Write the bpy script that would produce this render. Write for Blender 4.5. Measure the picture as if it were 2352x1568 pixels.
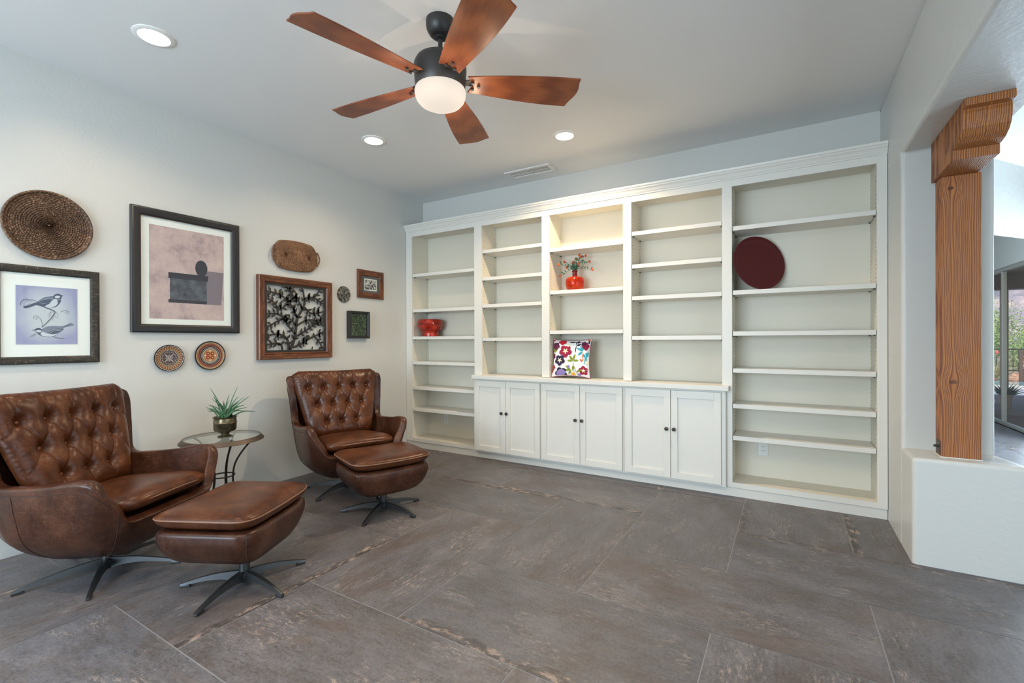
import bpy, bmesh, math, random
from mathutils import Vector, Matrix
for o in list(bpy.data.objects): bpy.data.objects.remove(o, do_unlink=True)
PI = math.pi
S = bpy.context.scene
COL = S.collection
rnd = random.Random(7)

# ------------------------------------------------------------------ camera
F_PX, YAW, PITCH, ROLL, CX, CY, CZ = 1059.07, -0.5379, -0.0017, -0.0030, 4.0442, -4.5421, 1.30
fw = Vector((math.sin(YAW)*math.cos(PITCH), math.cos(YAW)*math.cos(PITCH), math.sin(PITCH)))
rt = Vector((math.cos(YAW), -math.sin(YAW), 0)); up = rt.cross(fw)
r2 = rt*math.cos(ROLL) + up*math.sin(ROLL); u2 = -rt*math.sin(ROLL) + up*math.cos(ROLL)
cd = bpy.data.cameras.new('camera'); cam = bpy.data.objects.new('camera', cd); COL.objects.link(cam)
cd.sensor_fit = 'HORIZONTAL'; cd.sensor_width = 36.0; cd.lens = 36.0*F_PX/2352.0; cd.clip_start = 0.05; cd.clip_end = 2000
M = Matrix((r2, u2, -fw)).transposed().to_4x4(); M.translation = (CX, CY, CZ)
cam.matrix_world = M
S.camera = cam

# ------------------------------------------------------------------ world, sun, daylight, exposure
S.view_settings.view_transform = 'Standard'; S.view_settings.look = 'None'
S.view_settings.gamma = 1.0; S.view_settings.exposure = 0.46; S.view_settings.use_curve_mapping = False
W = bpy.data.worlds.new('world'); S.world = W; W.use_nodes = True
wn = W.node_tree; wn.nodes.clear()
sky = wn.nodes.new('ShaderNodeTexSky'); sky.sky_type = 'NISHITA'; sky.sun_disc = False
sky.sun_elevation = math.radians(50); sky.sun_rotation = math.radians(200); sky.air_density = 1.0; sky.dust_density = .3
bg = wn.nodes.new('ShaderNodeBackground'); bg.inputs[1].default_value = 0.13
wo = wn.nodes.new('ShaderNodeOutputWorld'); wn.links.new(sky.outputs[0], bg.inputs[0]); wn.links.new(bg.outputs[0], wo.inputs[0])

def lamp(name, kind, loc, rot, energy, color, **kw):
    l = bpy.data.lights.new(name, kind); l.energy = energy; l.color = color
    for k, v in kw.items(): setattr(l, k, v)
    o = bpy.data.objects.new(name, l); o.location = loc; o.rotation_euler = rot; COL.objects.link(o); return o
lamp('sun', 'SUN', (10, 0, 20), (math.radians(38), 0, math.radians(-25)), 3.2, (1, .95, .86), angle=math.radians(.6))
DAY = (.68, .85, 1.0)
# daylight entering through the rear picture window and the next room's glass doors
lamp('rear_window_daylight', 'AREA', (1.9, -7.42, 1.45), (math.radians(100), 0, 0), 160, DAY, shape='RECTANGLE', size=2.9, size_y=1.9)
lamp('side_door_daylight', 'AREA', (6.74, -3.6, 1.35), (math.radians(100), 0, math.radians(90)), 45, DAY, shape='RECTANGLE', size=4.2, size_y=2.2)
lamp('far_door_daylight', 'AREA', (6.74, 2.4, 1.25), (math.radians(90), 0, math.radians(90)), 130, DAY, shape='RECTANGLE', size=3.4, size_y=2.2)
WARM = (1.0, .76, .50)

# ------------------------------------------------------------------ materials
def mat(name, base=(.5,.5,.5), rough=.5, metal=0., spec=.5, **kw):
    m = bpy.data.materials.new(name); m.use_nodes = True
    b = m.node_tree.nodes['Principled BSDF']
    b.inputs['Base Color'].default_value = (*base, 1); b.inputs['Roughness'].default_value = rough
    b.inputs['Metallic'].default_value = metal; b.inputs['Specular IOR Level'].default_value = spec
    for k, v in kw.items(): b.inputs[k].default_value = v
    return m
def nd(m, t, **kw):
    n = m.node_tree.nodes.new(t)
    for k, v in kw.items(): setattr(n, k, v)
    return n
def lk(m, a, b): m.node_tree.links.new(a, b)
def bsdf(m): return m.node_tree.nodes['Principled BSDF']
def coords(m, kind='Object', scale=(1,1,1), uv=None):
    if uv:
        c = nd(m, 'ShaderNodeUVMap'); c.uv_map = uv; out = c.outputs[0]
    else:
        c = nd(m, 'ShaderNodeTexCoord'); out = c.outputs[kind]
    mp = nd(m, 'ShaderNodeMapping'); mp.inputs['Scale'].default_value = scale; lk(m, out, mp.inputs[0]); return mp.outputs[0]
def noise(m, co, scale, detail=4, rough=.55, dist=0.):
    n = nd(m, 'ShaderNodeTexNoise'); n.inputs['Scale'].default_value = scale; n.inputs['Detail'].default_value = detail
    n.inputs['Roughness'].default_value = rough; n.inputs['Distortion'].default_value = dist; lk(m, co, n.inputs['Vector']); return n.outputs[0]
def ramp(m, fac, stops):
    r = nd(m, 'ShaderNodeValToRGB'); e = r.color_ramp.elements
    while len(e) < len(stops): e.new(.5)
    for el, (p, c) in zip(e, stops): el.position = p; el.color = (*c, 1) if len(c) == 3 else c
    lk(m, fac, r.inputs[0]); return r.outputs[0]
def mix(m, fac, a, b, mode='MIX'):
    x = nd(m, 'ShaderNodeMix'); x.data_type = 'RGBA'; x.blend_type = mode
    if isinstance(fac, (int, float)): x.inputs[0].default_value = fac
    else: lk(m, fac, x.inputs[0])
    for i, v in ((6, a), (7, b)):
        if isinstance(v, tuple): x.inputs[i].default_value = (*v, 1)
        else: lk(m, v, x.inputs[i])
    return x.outputs[2]
def math_(m, op, a, b=None):
    x = nd(m, 'ShaderNodeMath'); x.operation = op
    for i, v in ((0, a), (1, b)):
        if v is None: continue
        if isinstance(v, (int, float)): x.inputs[i].default_value = v
        else: lk(m, v, x.inputs[i])
    return x.outputs[0]
def bump(m, h, strength=.2, dist=.01):
    b = nd(m, 'ShaderNodeBump'); b.inputs['Strength'].default_value = strength; b.inputs['Distance'].default_value = dist
    lk(m, h, b.inputs['Height']); lk(m, b.outputs[0], bsdf(m).inputs['Normal'])
def setc(m, out): lk(m, out, bsdf(m).inputs['Base Color'])

def paint(name, c, rough=.42, bs=.25, sc=18, bd=.004):
    m = mat(name, c, rough, spec=.4); co = coords(m)
    n = noise(m, co, sc, 3, .5, .6); n = mix(m, .5, ramp(m, n, [(.42,(0,0,0)),(.60,(1,1,1))]), ramp(m, noise(m, co, sc*4, 2), [(.3,(0,0,0)),(.7,(1,1,1))])); bump(m, n, bs, bd); return m
M_wall = paint('wall_paint', (.59, .597, .572), .36, .16, 12, .005)
M_ceil = paint('ceiling_paint', (.76, .765, .755), .6, .06, 14, .004)
M_trowel = mat('trowelled_plaster', (.60, .595, .565), .45); co = coords(M_trowel, scale=(3, 1.2, 3)); bump(M_trowel, ramp(M_trowel, noise(M_trowel, co, 4, 5, .6, 1.2), [(.46,(0,0,0)),(.5,(1,1,1)),(.56,(.6,.6,.6))]), .35, .006)
M_back = mat('cream_back_panel', (.70, .665, .565), .5)
M_white = mat('white_cabinet_paint', (.71, .695, .64), .38); bump(M_white, noise(M_white, coords(M_white), 60, 2), .05, .001)
M_dark_grey = mat('dark_grey_matte', (.1,.1,.1), .8)  # flat dark grey for shelf pins, outlet slots and a black mat board
M_black = mat('black_metal', (.022, .020, .019), .42, spec=.5)
M_iron = mat('wrought_iron', (.035, .028, .024), .5, .6)
M_rim = mat('hammered_bronze_rim', (.10, .075, .06), .45, .6); bump(M_rim, noise(M_rim, coords(M_rim), 70, 2), .5, .004)
M_gun = mat('gunmetal', (.10, .105, .11), .33, .85)
M_outlet = mat('outlet_plastic', (.78,.78,.75), .3)
M_glass = mat('glass_clear', (.9,.97,.96), .02, **{'Transmission Weight': 1.0, 'IOR': 1.3})
M_pane = bpy.data.materials.new('window_glass'); M_pane.use_nodes = True
_t = M_pane.node_tree; _t.nodes.clear(); _o = _t.nodes.new('ShaderNodeOutputMaterial'); _a = _t.nodes.new('ShaderNodeBsdfTransparent'); _a.inputs[0].default_value = (.985,.995,.99,1)
_g = _t.nodes.new('ShaderNodeBsdfGlossy'); _g.inputs['Roughness'].default_value = .01; _m = _t.nodes.new('ShaderNodeMixShader'); _f = _t.nodes.new('ShaderNodeFresnel'); _f.inputs[0].default_value = 1.35
_gm = _t.nodes.new('ShaderNodeNewGeometry'); _s1 = _t.nodes.new('ShaderNodeMath'); _s1.operation = 'SUBTRACT'; _s1.inputs[0].default_value = 1; _t.links.new(_gm.outputs['Backfacing'], _s1.inputs[1]); _s2 = _t.nodes.new('ShaderNodeMath'); _s2.operation = 'MULTIPLY'; _t.links.new(_f.outputs[0], _s2.inputs[0]); _t.links.new(_s1.outputs[0], _s2.inputs[1]); _t.links.new(_s2.outputs[0], _m.inputs[0]); _t.links.new(_a.outputs[0], _m.inputs[1]); _t.links.new(_g.outputs[0], _m.inputs[2]); _t.links.new(_m.outputs[0], _o.inputs[0])
M_bowl = mat('lit_opal_glass', (.10,.095,.09), .9, spec=.0, **{'Emission Strength': .56}); bsdf(M_bowl).inputs['Emission Color'].default_value = (1, .88, .76, 1)
M_led = mat('lit_lens', (1,1,1), .4, **{'Emission Strength': 9.0}); bsdf(M_led).inputs['Emission Color'].default_value = (1, .93, .84, 1)
M_ring = mat('light_trim', (.78,.77,.74), .45)

def leather(name, a, b, c):
    m = mat(name, a, .36, spec=.34); co = coords(m)
    n1 = noise(m, co, 5, 6, .62, .4); n2 = noise(m, co, 38, 5, .7)
    col = ramp(m, n1, [(.3, a), (.55, b), (.75, c)])
    col = mix(m, ramp(m, n2, [(.48, (0,0,0)), (.75, (.22,.22,.22))]), col, tuple(min(1, v*1.7) for v in c))
    w = coords(m, scale=(9, 1.2, 5)); w2 = coords(m, scale=(1.5, 10, 3))
    s1 = ramp(m, noise(m, w, 9, 2, .5, 2.2), [(.484,(0,0,0)),(.5,(1,1,1)),(.516,(0,0,0))])
    s2 = ramp(m, noise(m, w2, 8, 2, .5, 2.5), [(.487,(0,0,0)),(.5,(1,1,1)),(.513,(0,0,0))])
    sc = mix(m, 1.0, s1, s2, 'ADD'); msk = ramp(m, n1, [(.40,(.04,.04,.04)),(.6,(.22,.22,.22))])
    sc = mix(m, 1.0, sc, msk, 'MULTIPLY')
    col = mix(m, sc, col, (.42, .25, .14)); setc(m, col)
    rr = nd(m, 'ShaderNodeMapRange'); rr.inputs[3].default_value = .22; rr.inputs[4].default_value = .40; lk(m, n2, rr.inputs[0]); lk(m, rr.outputs[0], bsdf(m).inputs['Roughness'])
    bump(m, noise(m, co, 120, 3, .6), .12, .002); return m
M_lea = leather('worn_brown_leather', (.026, .0060, .0018), (.074, .0195, .0052), (.145, .045, .013))
M_lea2 = leather('worn_brown_leather_shell', (.022, .0066, .0038), (.052, .0170, .0085), (.100, .036, .019))
M_pipe = mat('leather_piping', (.20, .10, .06), .45)
M_button = mat('leather_button', (.14, .05, .022), .35)
M_stitch = mat('seam_stitching', (.05, .025, .018), .6)

def wood(name, a, b, scale=(1, 1, 1), ws=8, rough=.4, dist=6., bs=.1, detail=2.):
    m = mat(name, a, rough); co = coords(m, scale=scale)
    w = nd(m, 'ShaderNodeTexWave'); w.wave_type = 'BANDS'; w.bands_direction = 'X'; w.inputs['Scale'].default_value = ws
    w.inputs['Distortion'].default_value = dist; w.inputs['Detail'].default_value = detail; w.inputs['Detail Scale'].default_value = .6; lk(m, co, w.inputs['Vector'])
    n = noise(m, co, 14, 5, .6)
    col = mix(m, .45, ramp(m, w.outputs['Fac'], [(.1, a), (.9, b)]), ramp(m, n, [(.3, a), (.7, b)])); setc(m, col)
    bump(m, w.outputs['Fac'], bs, .003); return m
def fir(name, knots, sx, sz, lo, hi):
    """brushed fir: long uneven growth lines that part round the knots"""
    m = mat(name, hi, .55); tc = nd(m, 'ShaderNodeTexCoord'); sp_ = nd(m, 'ShaderNodeSeparateXYZ'); lk(m, tc.outputs['Object'], sp_.inputs[0])
    wob = noise(m, coords(m, scale=(2, 2, 1.2)), 2.2, 3, .5)
    u = math_(m, 'ADD', sp_.outputs[sx], math_(m, 'MULTIPLY', wob, .03)); z = sp_.outputs[sz]; core = None
    for kx, kz, a, L in knots:
        du = math_(m, 'SUBTRACT', u, kx+.015); dz = math_(m, 'DIVIDE', math_(m, 'SUBTRACT', z, kz), L)
        q = math_(m, 'ADD', math_(m, 'MULTIPLY', dz, dz), math_(m, 'MULTIPLY', math_(m, 'MULTIPLY', du, du), 1/(a*a*3.2)))
        k_ = math_(m, 'SUBTRACT', 1.0, math_(m, 'MULTIPLY', math_(m, 'EXPONENT', math_(m, 'MULTIPLY', q, -1.0)), .80))
        u = math_(m, 'ADD', math_(m, 'MULTIPLY', du, k_), kx+.015)
        dz2 = math_(m, 'MULTIPLY', math_(m, 'SUBTRACT', z, kz), 1.5)
        cc = math_(m, 'LESS_THAN', math_(m, 'ADD', math_(m, 'MULTIPLY', du, du), math_(m, 'MULTIPLY', dz2, dz2)), a*a*.5)
        core = cc if core is None else math_(m, 'MAXIMUM', core, cc)
    cx = nd(m, 'ShaderNodeCombineXYZ'); lk(m, math_(m, 'MULTIPLY', u, 1.0), cx.inputs[0]); lk(m, math_(m, 'MULTIPLY', sp_.outputs['Y' if sx == 'X' else 'X'], .6), cx.inputs[1]); lk(m, math_(m, 'MULTIPLY', z, .016), cx.inputs[2])
    uw = math_(m, 'ADD', u, math_(m, 'MULTIPLY', noise(m, cx.outputs[0], 26, 2, .5), .030)); g1 = math_(m, 'ADD', math_(m, 'MULTIPLY', math_(m, 'SINE', math_(m, 'MULTIPLY', uw, 760.0)), .5), .5); g2 = noise(m, cx.outputs[0], 420, 2, .6)
    lines = ramp(m, g1, [(.0, lo), (.35, tuple((a+b)/2 for a, b in zip(lo, hi))), (.75, hi)])
    lines = mix(m, ramp(m, g2, [(.4, (0,0,0)), (.65, (.35,.35,.35))]), lines, lo)
    if core is not None: lines = mix(m, math_(m, 'MULTIPLY', core, ramp(m, noise(m, tc.outputs['Object'], 70, 4, .6), [(.4,(1,1,1)),(.62,(.35,.35,.35))])), lines, (.06,.018,.008))
    setc(m, lines); bump(m, g1, .45, .002); return m
M_fir = fir('brushed_fir', [(-.043, 1.555, .020, .055), (-.036, .44, .026, .07)], 'X', 'Z', (.17, .045, .010), (.41, .155, .042))
M_fir2 = fir('brushed_fir_corbel', [], 'X', 'Y', (.16, .045, .010), (.42, .16, .042))
M_blade = wood('cherry_blade', (.13, .028, .008), (.27, .075, .022), (.5, 6, 3), 3, .38, 5, .05)
M_frame_dk = mat('black_frame', (.018,.018,.019), .38)
M_frame_ol = mat('weathered_black_wood', (.03,.026,.02), .6); co = coords(M_frame_ol, scale=(60, 5, 60)); n = noise(M_frame_ol, co, 2.2, 6, .75); n_v = noise(M_frame_ol, coords(M_frame_ol, scale=(60, 60, 5)), 2.2, 6, .75); setc(M_frame_ol, ramp(M_frame_ol, math_(M_frame_ol, 'MAXIMUM', n, n_v), [(.50,(.018,.016,.013)),(.60,(.05,.042,.030)),(.70,(.21,.165,.10))])); bump(M_frame_ol, n, .5, .003)
M_frame_br = wood('brown_picture_wood', (.055,.014,.006), (.21,.07,.025), (8, 6, 6), 3, .35, 7, .1)
M_mat = mat('white_mat_board', (.80,.82,.80), .7)
M_inkblue = mat('ink_blue', (.045,.06,.11), .7); M_inkmid = mat('ink_mid', (.16,.19,.27), .7); M_inklt = mat('ink_light', (.52,.56,.62), .7)
M_twig = mat('ink_twig', (.13,.14,.19), .7)

def lin(r, g, b):
    f = lambda v: (v/255/12.92) if v/255 <= .04045 else ((v/255+.055)/1.055)**2.4
    return (f(r), f(g), f(b))

# ------------------------------------------------------------------ mesh helpers
class MB:
    def __init__(s): s.v = []; s.f = []; s.m = []; s.mi = 0
    def add(s, vs, fs):
        n = len(s.v); s.v += [tuple(v) for v in vs]
        for f in fs: s.f.append(tuple(i+n for i in f)); s.m.append(s.mi)
    def box(s, x0, x1, y0, y1, z0, z1):
        s.add([(x0,y0,z0),(x1,y0,z0),(x1,y1,z0),(x0,y1,z0),(x0,y0,z1),(x1,y0,z1),(x1,y1,z1),(x0,y1,z1)],
              [(0,3,2,1),(4,5,6,7),(0,1,5,4),(1,2,6,5),(2,3,7,6),(3,0,4,7)]); return s
    def grid(s, P, closeu=False, closev=False):
        nu, nv = len(P), len(P[0]); vs = [p for row in P for p in row]; fs = []
        for i in range(nu if closeu else nu-1):
            for j in range(nv if closev else nv-1):
                a = i*nv+j; b = ((i+1) % nu)*nv+j; c = ((i+1) % nu)*nv+(j+1) % nv; d = i*nv+(j+1) % nv
                fs.append((a, b, c, d))
        s.add(vs, fs); return s
    def lathe(s, prof, c=(0,0,0), n=32, axis='z', cap=True):
        rows = []
        for k in range(n):
            t = 2*PI*k/n; row = []
            for r, h in prof:
                a, b = r*math.cos(t), r*math.sin(t)
                p = (a, b, h) if axis == 'z' else ((h, a, b) if axis == 'x' else (b, h, a))
                row.append((p[0]+c[0], p[1]+c[1], p[2]+c[2]))
            rows.append(row)
        s.grid(rows, closeu=True)
        if cap:
            base = len(s.v)-n*len(prof); m_ = len(prof)
            if prof[0][0] > 1e-6: s.f.append(tuple(base+k*m_ for k in range(n))[::-1]); s.m.append(s.mi)
            if prof[-1][0] > 1e-6: s.f.append(tuple(base+k*m_+m_-1 for k in range(n))); s.m.append(s.mi)
        return s
    def tube(s, pts, r, n=8, caps=True, flat=None, closed=False):
        pts = [Vector(p) for p in pts]; N = len(pts); rs = r if isinstance(r, (list, tuple)) else [r]*N
        rows = []; ref = None
        for i, p in enumerate(pts):
            if closed: t = (pts[(i+1) % N]-pts[i-1])
            else: t = (pts[min(i+1, N-1)]-pts[max(i-1, 0)])
            t.normalize()
            if ref is None: ref = Vector((0,0,1)) if abs(t.z) < .9 else Vector((1,0,0))
            a = t.cross(ref)
            if a.length < 1e-5: a = t.orthogonal()
            a.normalize(); b = a.cross(t).normalized(); ref = b
            sa, sb = (flat if flat else (1, 1))
            rows.append([tuple(p+a*(rs[i]*sa*math.cos(2*PI*k/n))+b*(rs[i]*sb*math.sin(2*PI*k/n))) for k in range(n)])
        s.grid(rows, closeu=closed, closev=True)
        if caps and not closed:
            b0 = len(s.v)-N*n; s.f.append(tuple(range(b0, b0+n))); s.m.append(s.mi); s.f.append(tuple(range(len(s.v)-n, len(s.v)))[::-1]); s.m.append(s.mi)
        return s
    def prism(s, poly, lo, hi, axis='z'):
        n = len(poly)
        def P(a, b, h): return (a, b, h) if axis == 'z' else ((h, a, b) if axis == 'x' else (a, h, b))
        s.add([P(a, b, lo) for a, b in poly]+[P(a, b, hi) for a, b in poly],
              [tuple(range(n))[::-1], tuple(range(n, 2*n))]+[(i, (i+1) % n, n+(i+1) % n, n+i) for i in range(n)]); return s
    def poly(s, pts): s.add(pts, [tuple(range(len(pts)))]); return s
    def fan(s, c, pts): s.add([c]+list(pts), [(0, i+1, (i+1) % len(pts)+1) for i in range(len(pts))]); return s
    def sphere(s, c, r, n=12, m_=8, sc=(1,1,1)):
        prof = [(r*math.sin(PI*j/m_), -r*math.cos(PI*j/m_)) for j in range(m_+1)]
        prof[0] = (1e-5, -r); prof[-1] = (1e-5, r); k0 = len(s.v); s.lathe(prof, (0,0,0), n, cap=False)
        for i in range(k0, len(s.v)): x, y, z = s.v[i]; s.v[i] = (c[0]+x*sc[0], c[1]+y*sc[1], c[2]+z*sc[2])
        return s
    def frame(s, y0, y1, z0, z1, prof, x=0):
        """rectangular moulding in a plane x=const; prof = [(inset, height)]"""
        rows = []
        for ins, h in prof:
            rows.append([(x+h, y0+ins, z0+ins), (x+h, y1-ins, z0+ins), (x+h, y1-ins, z1-ins), (x+h, y0+ins, z1-ins)])
        s.grid(rows, closev=True); return s
    def build(s, name, mats, parent=None, smooth=None, bevel=0, world=True, sub=0, solid=None, weld=False):
        me = bpy.data.meshes.new(name); off = Vector((0,0,0))
        if parent is not None and world:
            p = parent
            while p is not None: off += p.location; p = p.parent
        me.from_pydata([tuple(Vector(v)-off) for v in s.v], [], s.f)
        mats = mats if isinstance(mats, (list, tuple)) else [mats]
        for m in mats: me.materials.append(m)
        me.polygons.foreach_set('material_index', s.m)
        bm = bmesh.new(); bm.from_mesh(me)
        if weld: bmesh.ops.remove_doubles(bm, verts=bm.verts, dist=1e-5)
        bmesh.ops.recalc_face_normals(bm, faces=bm.faces); bm.to_mesh(me); bm.free()
        if smooth is not None:
            me.polygons.foreach_set('use_smooth', [True]*len(me.polygons))
            if smooth < 179: me.set_sharp_from_angle(angle=math.radians(smooth))
        me.update()
        o = bpy.data.objects.new(name, me); COL.objects.link(o)
        if parent is not None: o.parent = parent
        if solid: md = o.modifiers.new('thickness', 'SOLIDIFY'); md.thickness = solid[0]; md.offset = solid[1]; md.use_even_offset = False
        if sub: md = o.modifiers.new('smooth', 'SUBSURF'); md.levels = sub; md.render_levels = sub
        if bevel: md = o.modifiers.new('edge', 'BEVEL'); md.width = bevel; md.segments = 2; md.limit_method = 'ANGLE'; md.angle_limit = math.radians(40)
        return o

def tag(o, label=None, cat=None, group=None, kind=None):
    if label: o['label'] = label
    if cat: o['category'] = cat
    if group: o['group'] = group
    if kind: o['kind'] = kind
    return o
def thing(name, loc, label, cat, group=None, rz=0):
    o = bpy.data.objects.new(name, None); o.location = loc; o.rotation_euler = (0, 0, rz); o.empty_display_size = .1
    COL.objects.link(o); return tag(o, label, cat, group)
def struct(name, mb, mats, **kw): return tag(mb.build(name, mats, **kw), kind='structure')
def copy_tree(o, parent=None):
    c = o.copy(); COL.objects.link(c)
    if parent is not None: c.parent = parent
    for ch in list(o.children): copy_tree(ch, c)
    return c
def cr(P, t):
    """Catmull-Rom through list of vectors, t in 0..1"""
    n = len(P)-1; x = min(max(t, 0), 1)*n; i = min(int(x), n-1); f = x-i
    p0, p1, p2, p3 = P[max(i-1, 0)], P[i], P[i+1], P[min(i+2, n)]
    return .5*((2*p1)+(-p0+p2)*f+(2*p0-5*p1+4*p2-p3)*f*f+(-p0+3*p1-3*p2+p3)*f**3)

# ------------------------------------------------------------------ room
H, WX = 3.076, 4.667
YF = -7.5            # rear wall
XR = 6.83            # glass door wall of the next room
# floor : individually toned large format tiles over grout
gx = lambda i: 1.185+.6412*i
gy = [-.445, -1.078, -1.706, -2.333, -2.963, -3.597]
def ylin(j): return gy[j] if 0 <= j < 6 else (gy[0]+.63*(-j) if j < 0 else gy[5]-.632*(j-5))
used = set(); tiles = []
def T(i0, i1, j0, j1):
    for i in range(i0, i1):
        for j in range(j0, j1): used.add((i, j))
    tiles.append((i0, i1, j0, j1))
# seen layout (columns from x=1.185, rows counted toward the camera)
for t in [(0,1,4,6),(-1,1,3,4)[:4],(0,2,2,3)[:4],(0,1,1,2),(1,3,1,2),(1,2,3,5),(1,3,5,6)[:4],(2,3,2,4),(2,4,4,5),(3,4,1,3),(3,5,3,4),(4,6,2,3),
          (4,5,0,2),(5,6,3,5),(4,5,4,6),(3,4,5,7),(-1,0,5,7),(-1,0,4,5),(5,6,0,2),(5,6,5,7),(-2,-1,4,6),(-2,-1,6,8),(-2,-1,2,4),(-1,0,1,3),(-2,-1,0,2),(0,2,6,7),(-1,1,7,8),(2,3,6,8),(0,2,0,1)]:
    T(t[0], t[1], t[2]-1, t[3]-1)
for j in range(-10, 14):
    for i in range(-2, 9):
        if (i, j) in used or ylin(j) > 6.6: continue
        if rnd.random() < .5 and (i+1, j) not in used and i+1 < 9: T(i, i+2, j, j+1)
        elif (i, j+1) not in used: T(i, i+1, j, j+2)
        else: T(i, i+1, j, j+1)
me = bpy.data.meshes.new('floor'); bm = bmesh.new(); uv1 = bm.loops.layers.uv.new('tile_m'); uv2 = bm.loops.layers.uv.new('tile_n'); ca = bm.loops.layers.float_color.new('tone')
bm.faces.ensure_lookup_table()
rt_ = random.Random(11)
for (i0, i1, j0, j1) in tiles:
    x0, x1 = gx(i0), gx(i1); y1, y0 = ylin(j0), ylin(j1); g = .0026
    x0 = max(x0, -.02)
    vs = [bm.verts.new(p) for p in ((x0+g,y0+g,0),(x1-g,y0+g,0),(x1-g,y1-g,0),(x0+g,y1-g,0))]; f = bm.faces.new(vs); f.material_index = 0
    ox, oy = rt_.random()*40, rt_.random()*40; fl = rt_.random() < .5; tone = (rt_.random(), rt_.random(), rt_.random(), 1)
    lng = (i1-i0) >= (j1-j0)
    for lp, (a, b) in zip(f.loops, ((0,0),(1,0),(1,1),(0,1))):
        X, Y = a*(x1-x0), b*(y1-y0)
        m_, n_ = ((X, Y), (a, b)) if lng else ((Y, X), (b, a))
        if fl: n_ = (n_[0], 1-n_[1])
        lp[uv1].uv = (m_[0]+ox, m_[1]+oy); lp[uv2].uv = n_; lp[ca] = tone
vs = [bm.verts.new(p) for p in ((-.02,YF,-.0015),(XR,YF,-.0015),(XR,6.6,-.0015),(-.02,6.6,-.0015))]; f = bm.faces.new(vs); f.material_index = 1
vs2 = [bm.verts.new((v.co.x, v.co.y, -.12)) for v in vs]; bm.faces.new(vs2[::-1])
for k in range(4): bm.faces.new((vs[k], vs2[k], vs2[(k+1) % 4], vs[(k+1) % 4]))
bm.to_mesh(me); bm.free()
fl_ = bpy.data.objects.new('floor', me); COL.objects.link(fl_); fl_['kind'] = 'structure'
M_tile = mat('porcelain_tile', (.15,.14,.14), .42, spec=.45)
cs = coords(M_tile, uv='tile_m', scale=(1.1, 2.6, 1)); cf = coords(M_tile, uv='tile_m', scale=(2.0, 9, 1)); ci = coords(M_tile, uv='tile_m')
at = nd(M_tile, 'ShaderNodeVertexColor'); at.layer_name = 'tone'; sp = nd(M_tile, 'ShaderNodeSeparateColor'); lk(M_tile, at.outputs[0], sp.inputs[0])
n1 = noise(M_tile, ci, 2.2, 6, .6, .3); n2 = noise(M_tile, cs, 3.2, 10, .74, .15); n3 = noise(M_tile, cf, 7, 6, .7, .3)
c1 = ramp(M_tile, n1, [(.38, lin(66,68,74)), (.46, lin(94,95,101)), (.54, lin(112,112,117)), (.63, lin(142,138,138))])
c2 = ramp(M_tile, n2, [(.40, lin(48,43,42)), (.46, lin(82,76,74)), (.52, lin(108,108,113)), (.58, lin(124,121,122)), (.66, lin(156,149,144))])
col = mix(M_tile, .58, c1, c2)
col = mix(M_tile, ramp(M_tile, n3, [(.3,(0,0,0)),(.75,(.42,.42,.42))]), col, lin(158,144,134))
col = mix(M_tile, 1.0, col, (.58,.64,.76), 'MULTIPLY')
n4 = noise(M_tile, coords(M_tile, uv='tile_m', scale=(3.0, 9.0, 1)), 6, 9, .8, .2)
clus = ramp(M_tile, noise(M_tile, coords(M_tile, uv='tile_m', scale=(.9, 1.8, 1)), 2.4, 4, .6, .5), [(.50,(0,0,0)),(.60,(.8,.8,.8))])
clus2 = ramp(M_tile, noise(M_tile, coords(M_tile, uv='tile_m', scale=(1.0, 2.0, 1)), 2.1, 4, .6, .9), [(.48,(0,0,0)),(.60,(.85,.85,.85))])
col = mix(M_tile, math_(M_tile, 'MULTIPLY', clus, ramp(M_tile, n4, [(.53,(0,0,0)),(.585,(.8,.8,.8))])), col, lin(172,160,150))
col = mix(M_tile, math_(M_tile, 'MULTIPLY', clus2, ramp(M_tile, n4, [(.42,(.9,.9,.9)),(.485,(0,0,0))])), col, lin(60,54,54))
col = mix(M_tile, .22, col, ramp(M_tile, noise(M_tile, ci, 70, 5, .8), [(.35, lin(60,60,62)),(.65, lin(170,168,166))]))
rust = ramp(M_tile, noise(M_tile, coords(M_tile, uv='tile_m', scale=(.7, 1.6, 1)), 1.9, 7, .68, .3), [(.50,(0,0,0)),(.64,(.62,.62,.62))])
col = mix(M_tile, rust, col, mix(M_tile, n3, lin(50,43,40), lin(116,102,95)))
brown = mix(M_tile, 1.0, col, (1.04,.94,.86), 'MULTIPLY')
col = mix(M_tile, math_(M_tile, 'MULTIPLY', sp.outputs[0], .8), col, brown)
col = mix(M_tile, math_(M_tile, 'MULTIPLY', sp.outputs[1], .34), col, lin(84,80,80))
# worn darker / sandy band along one long edge of each tile
u2_ = nd(M_tile, 'ShaderNodeUVMap'); u2_.uv_map = 'tile_n'; sx = nd(M_tile, 'ShaderNodeSeparateXYZ'); lk(M_tile, u2_.outputs[0], sx.inputs[0])
ed = math_(M_tile, 'ADD', sx.outputs[1], math_(M_tile, 'MULTIPLY', math_(M_tile, 'SUBTRACT', noise(M_tile, coords(M_tile, uv='tile_m', scale=(1.4, 3.2, 1)), 4.5, 9, .72, .6), .5), .42))
band = ramp(M_tile, ed, [(.925,(0,0,0)),(.94,(.9,.9,.9)),(1.0,(1,1,1))])
band = math_(M_tile, 'MULTIPLY', band, ramp(M_tile, sp.outputs[2], [(.35,(0,0,0)),(.5,(.75,.75,.75))]))
bc = ramp(M_tile, noise(M_tile, coords(M_tile, uv='tile_m', scale=(1.2, 2.4, 1)), 8, 8, .75), [(.42, lin(52,47,46)), (.51, lin(84,76,72)), (.55, lin(150,132,120)), (.62, lin(176,158,144))])
col = mix(M_tile, band, col, bc); setc(M_tile, col)
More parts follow.
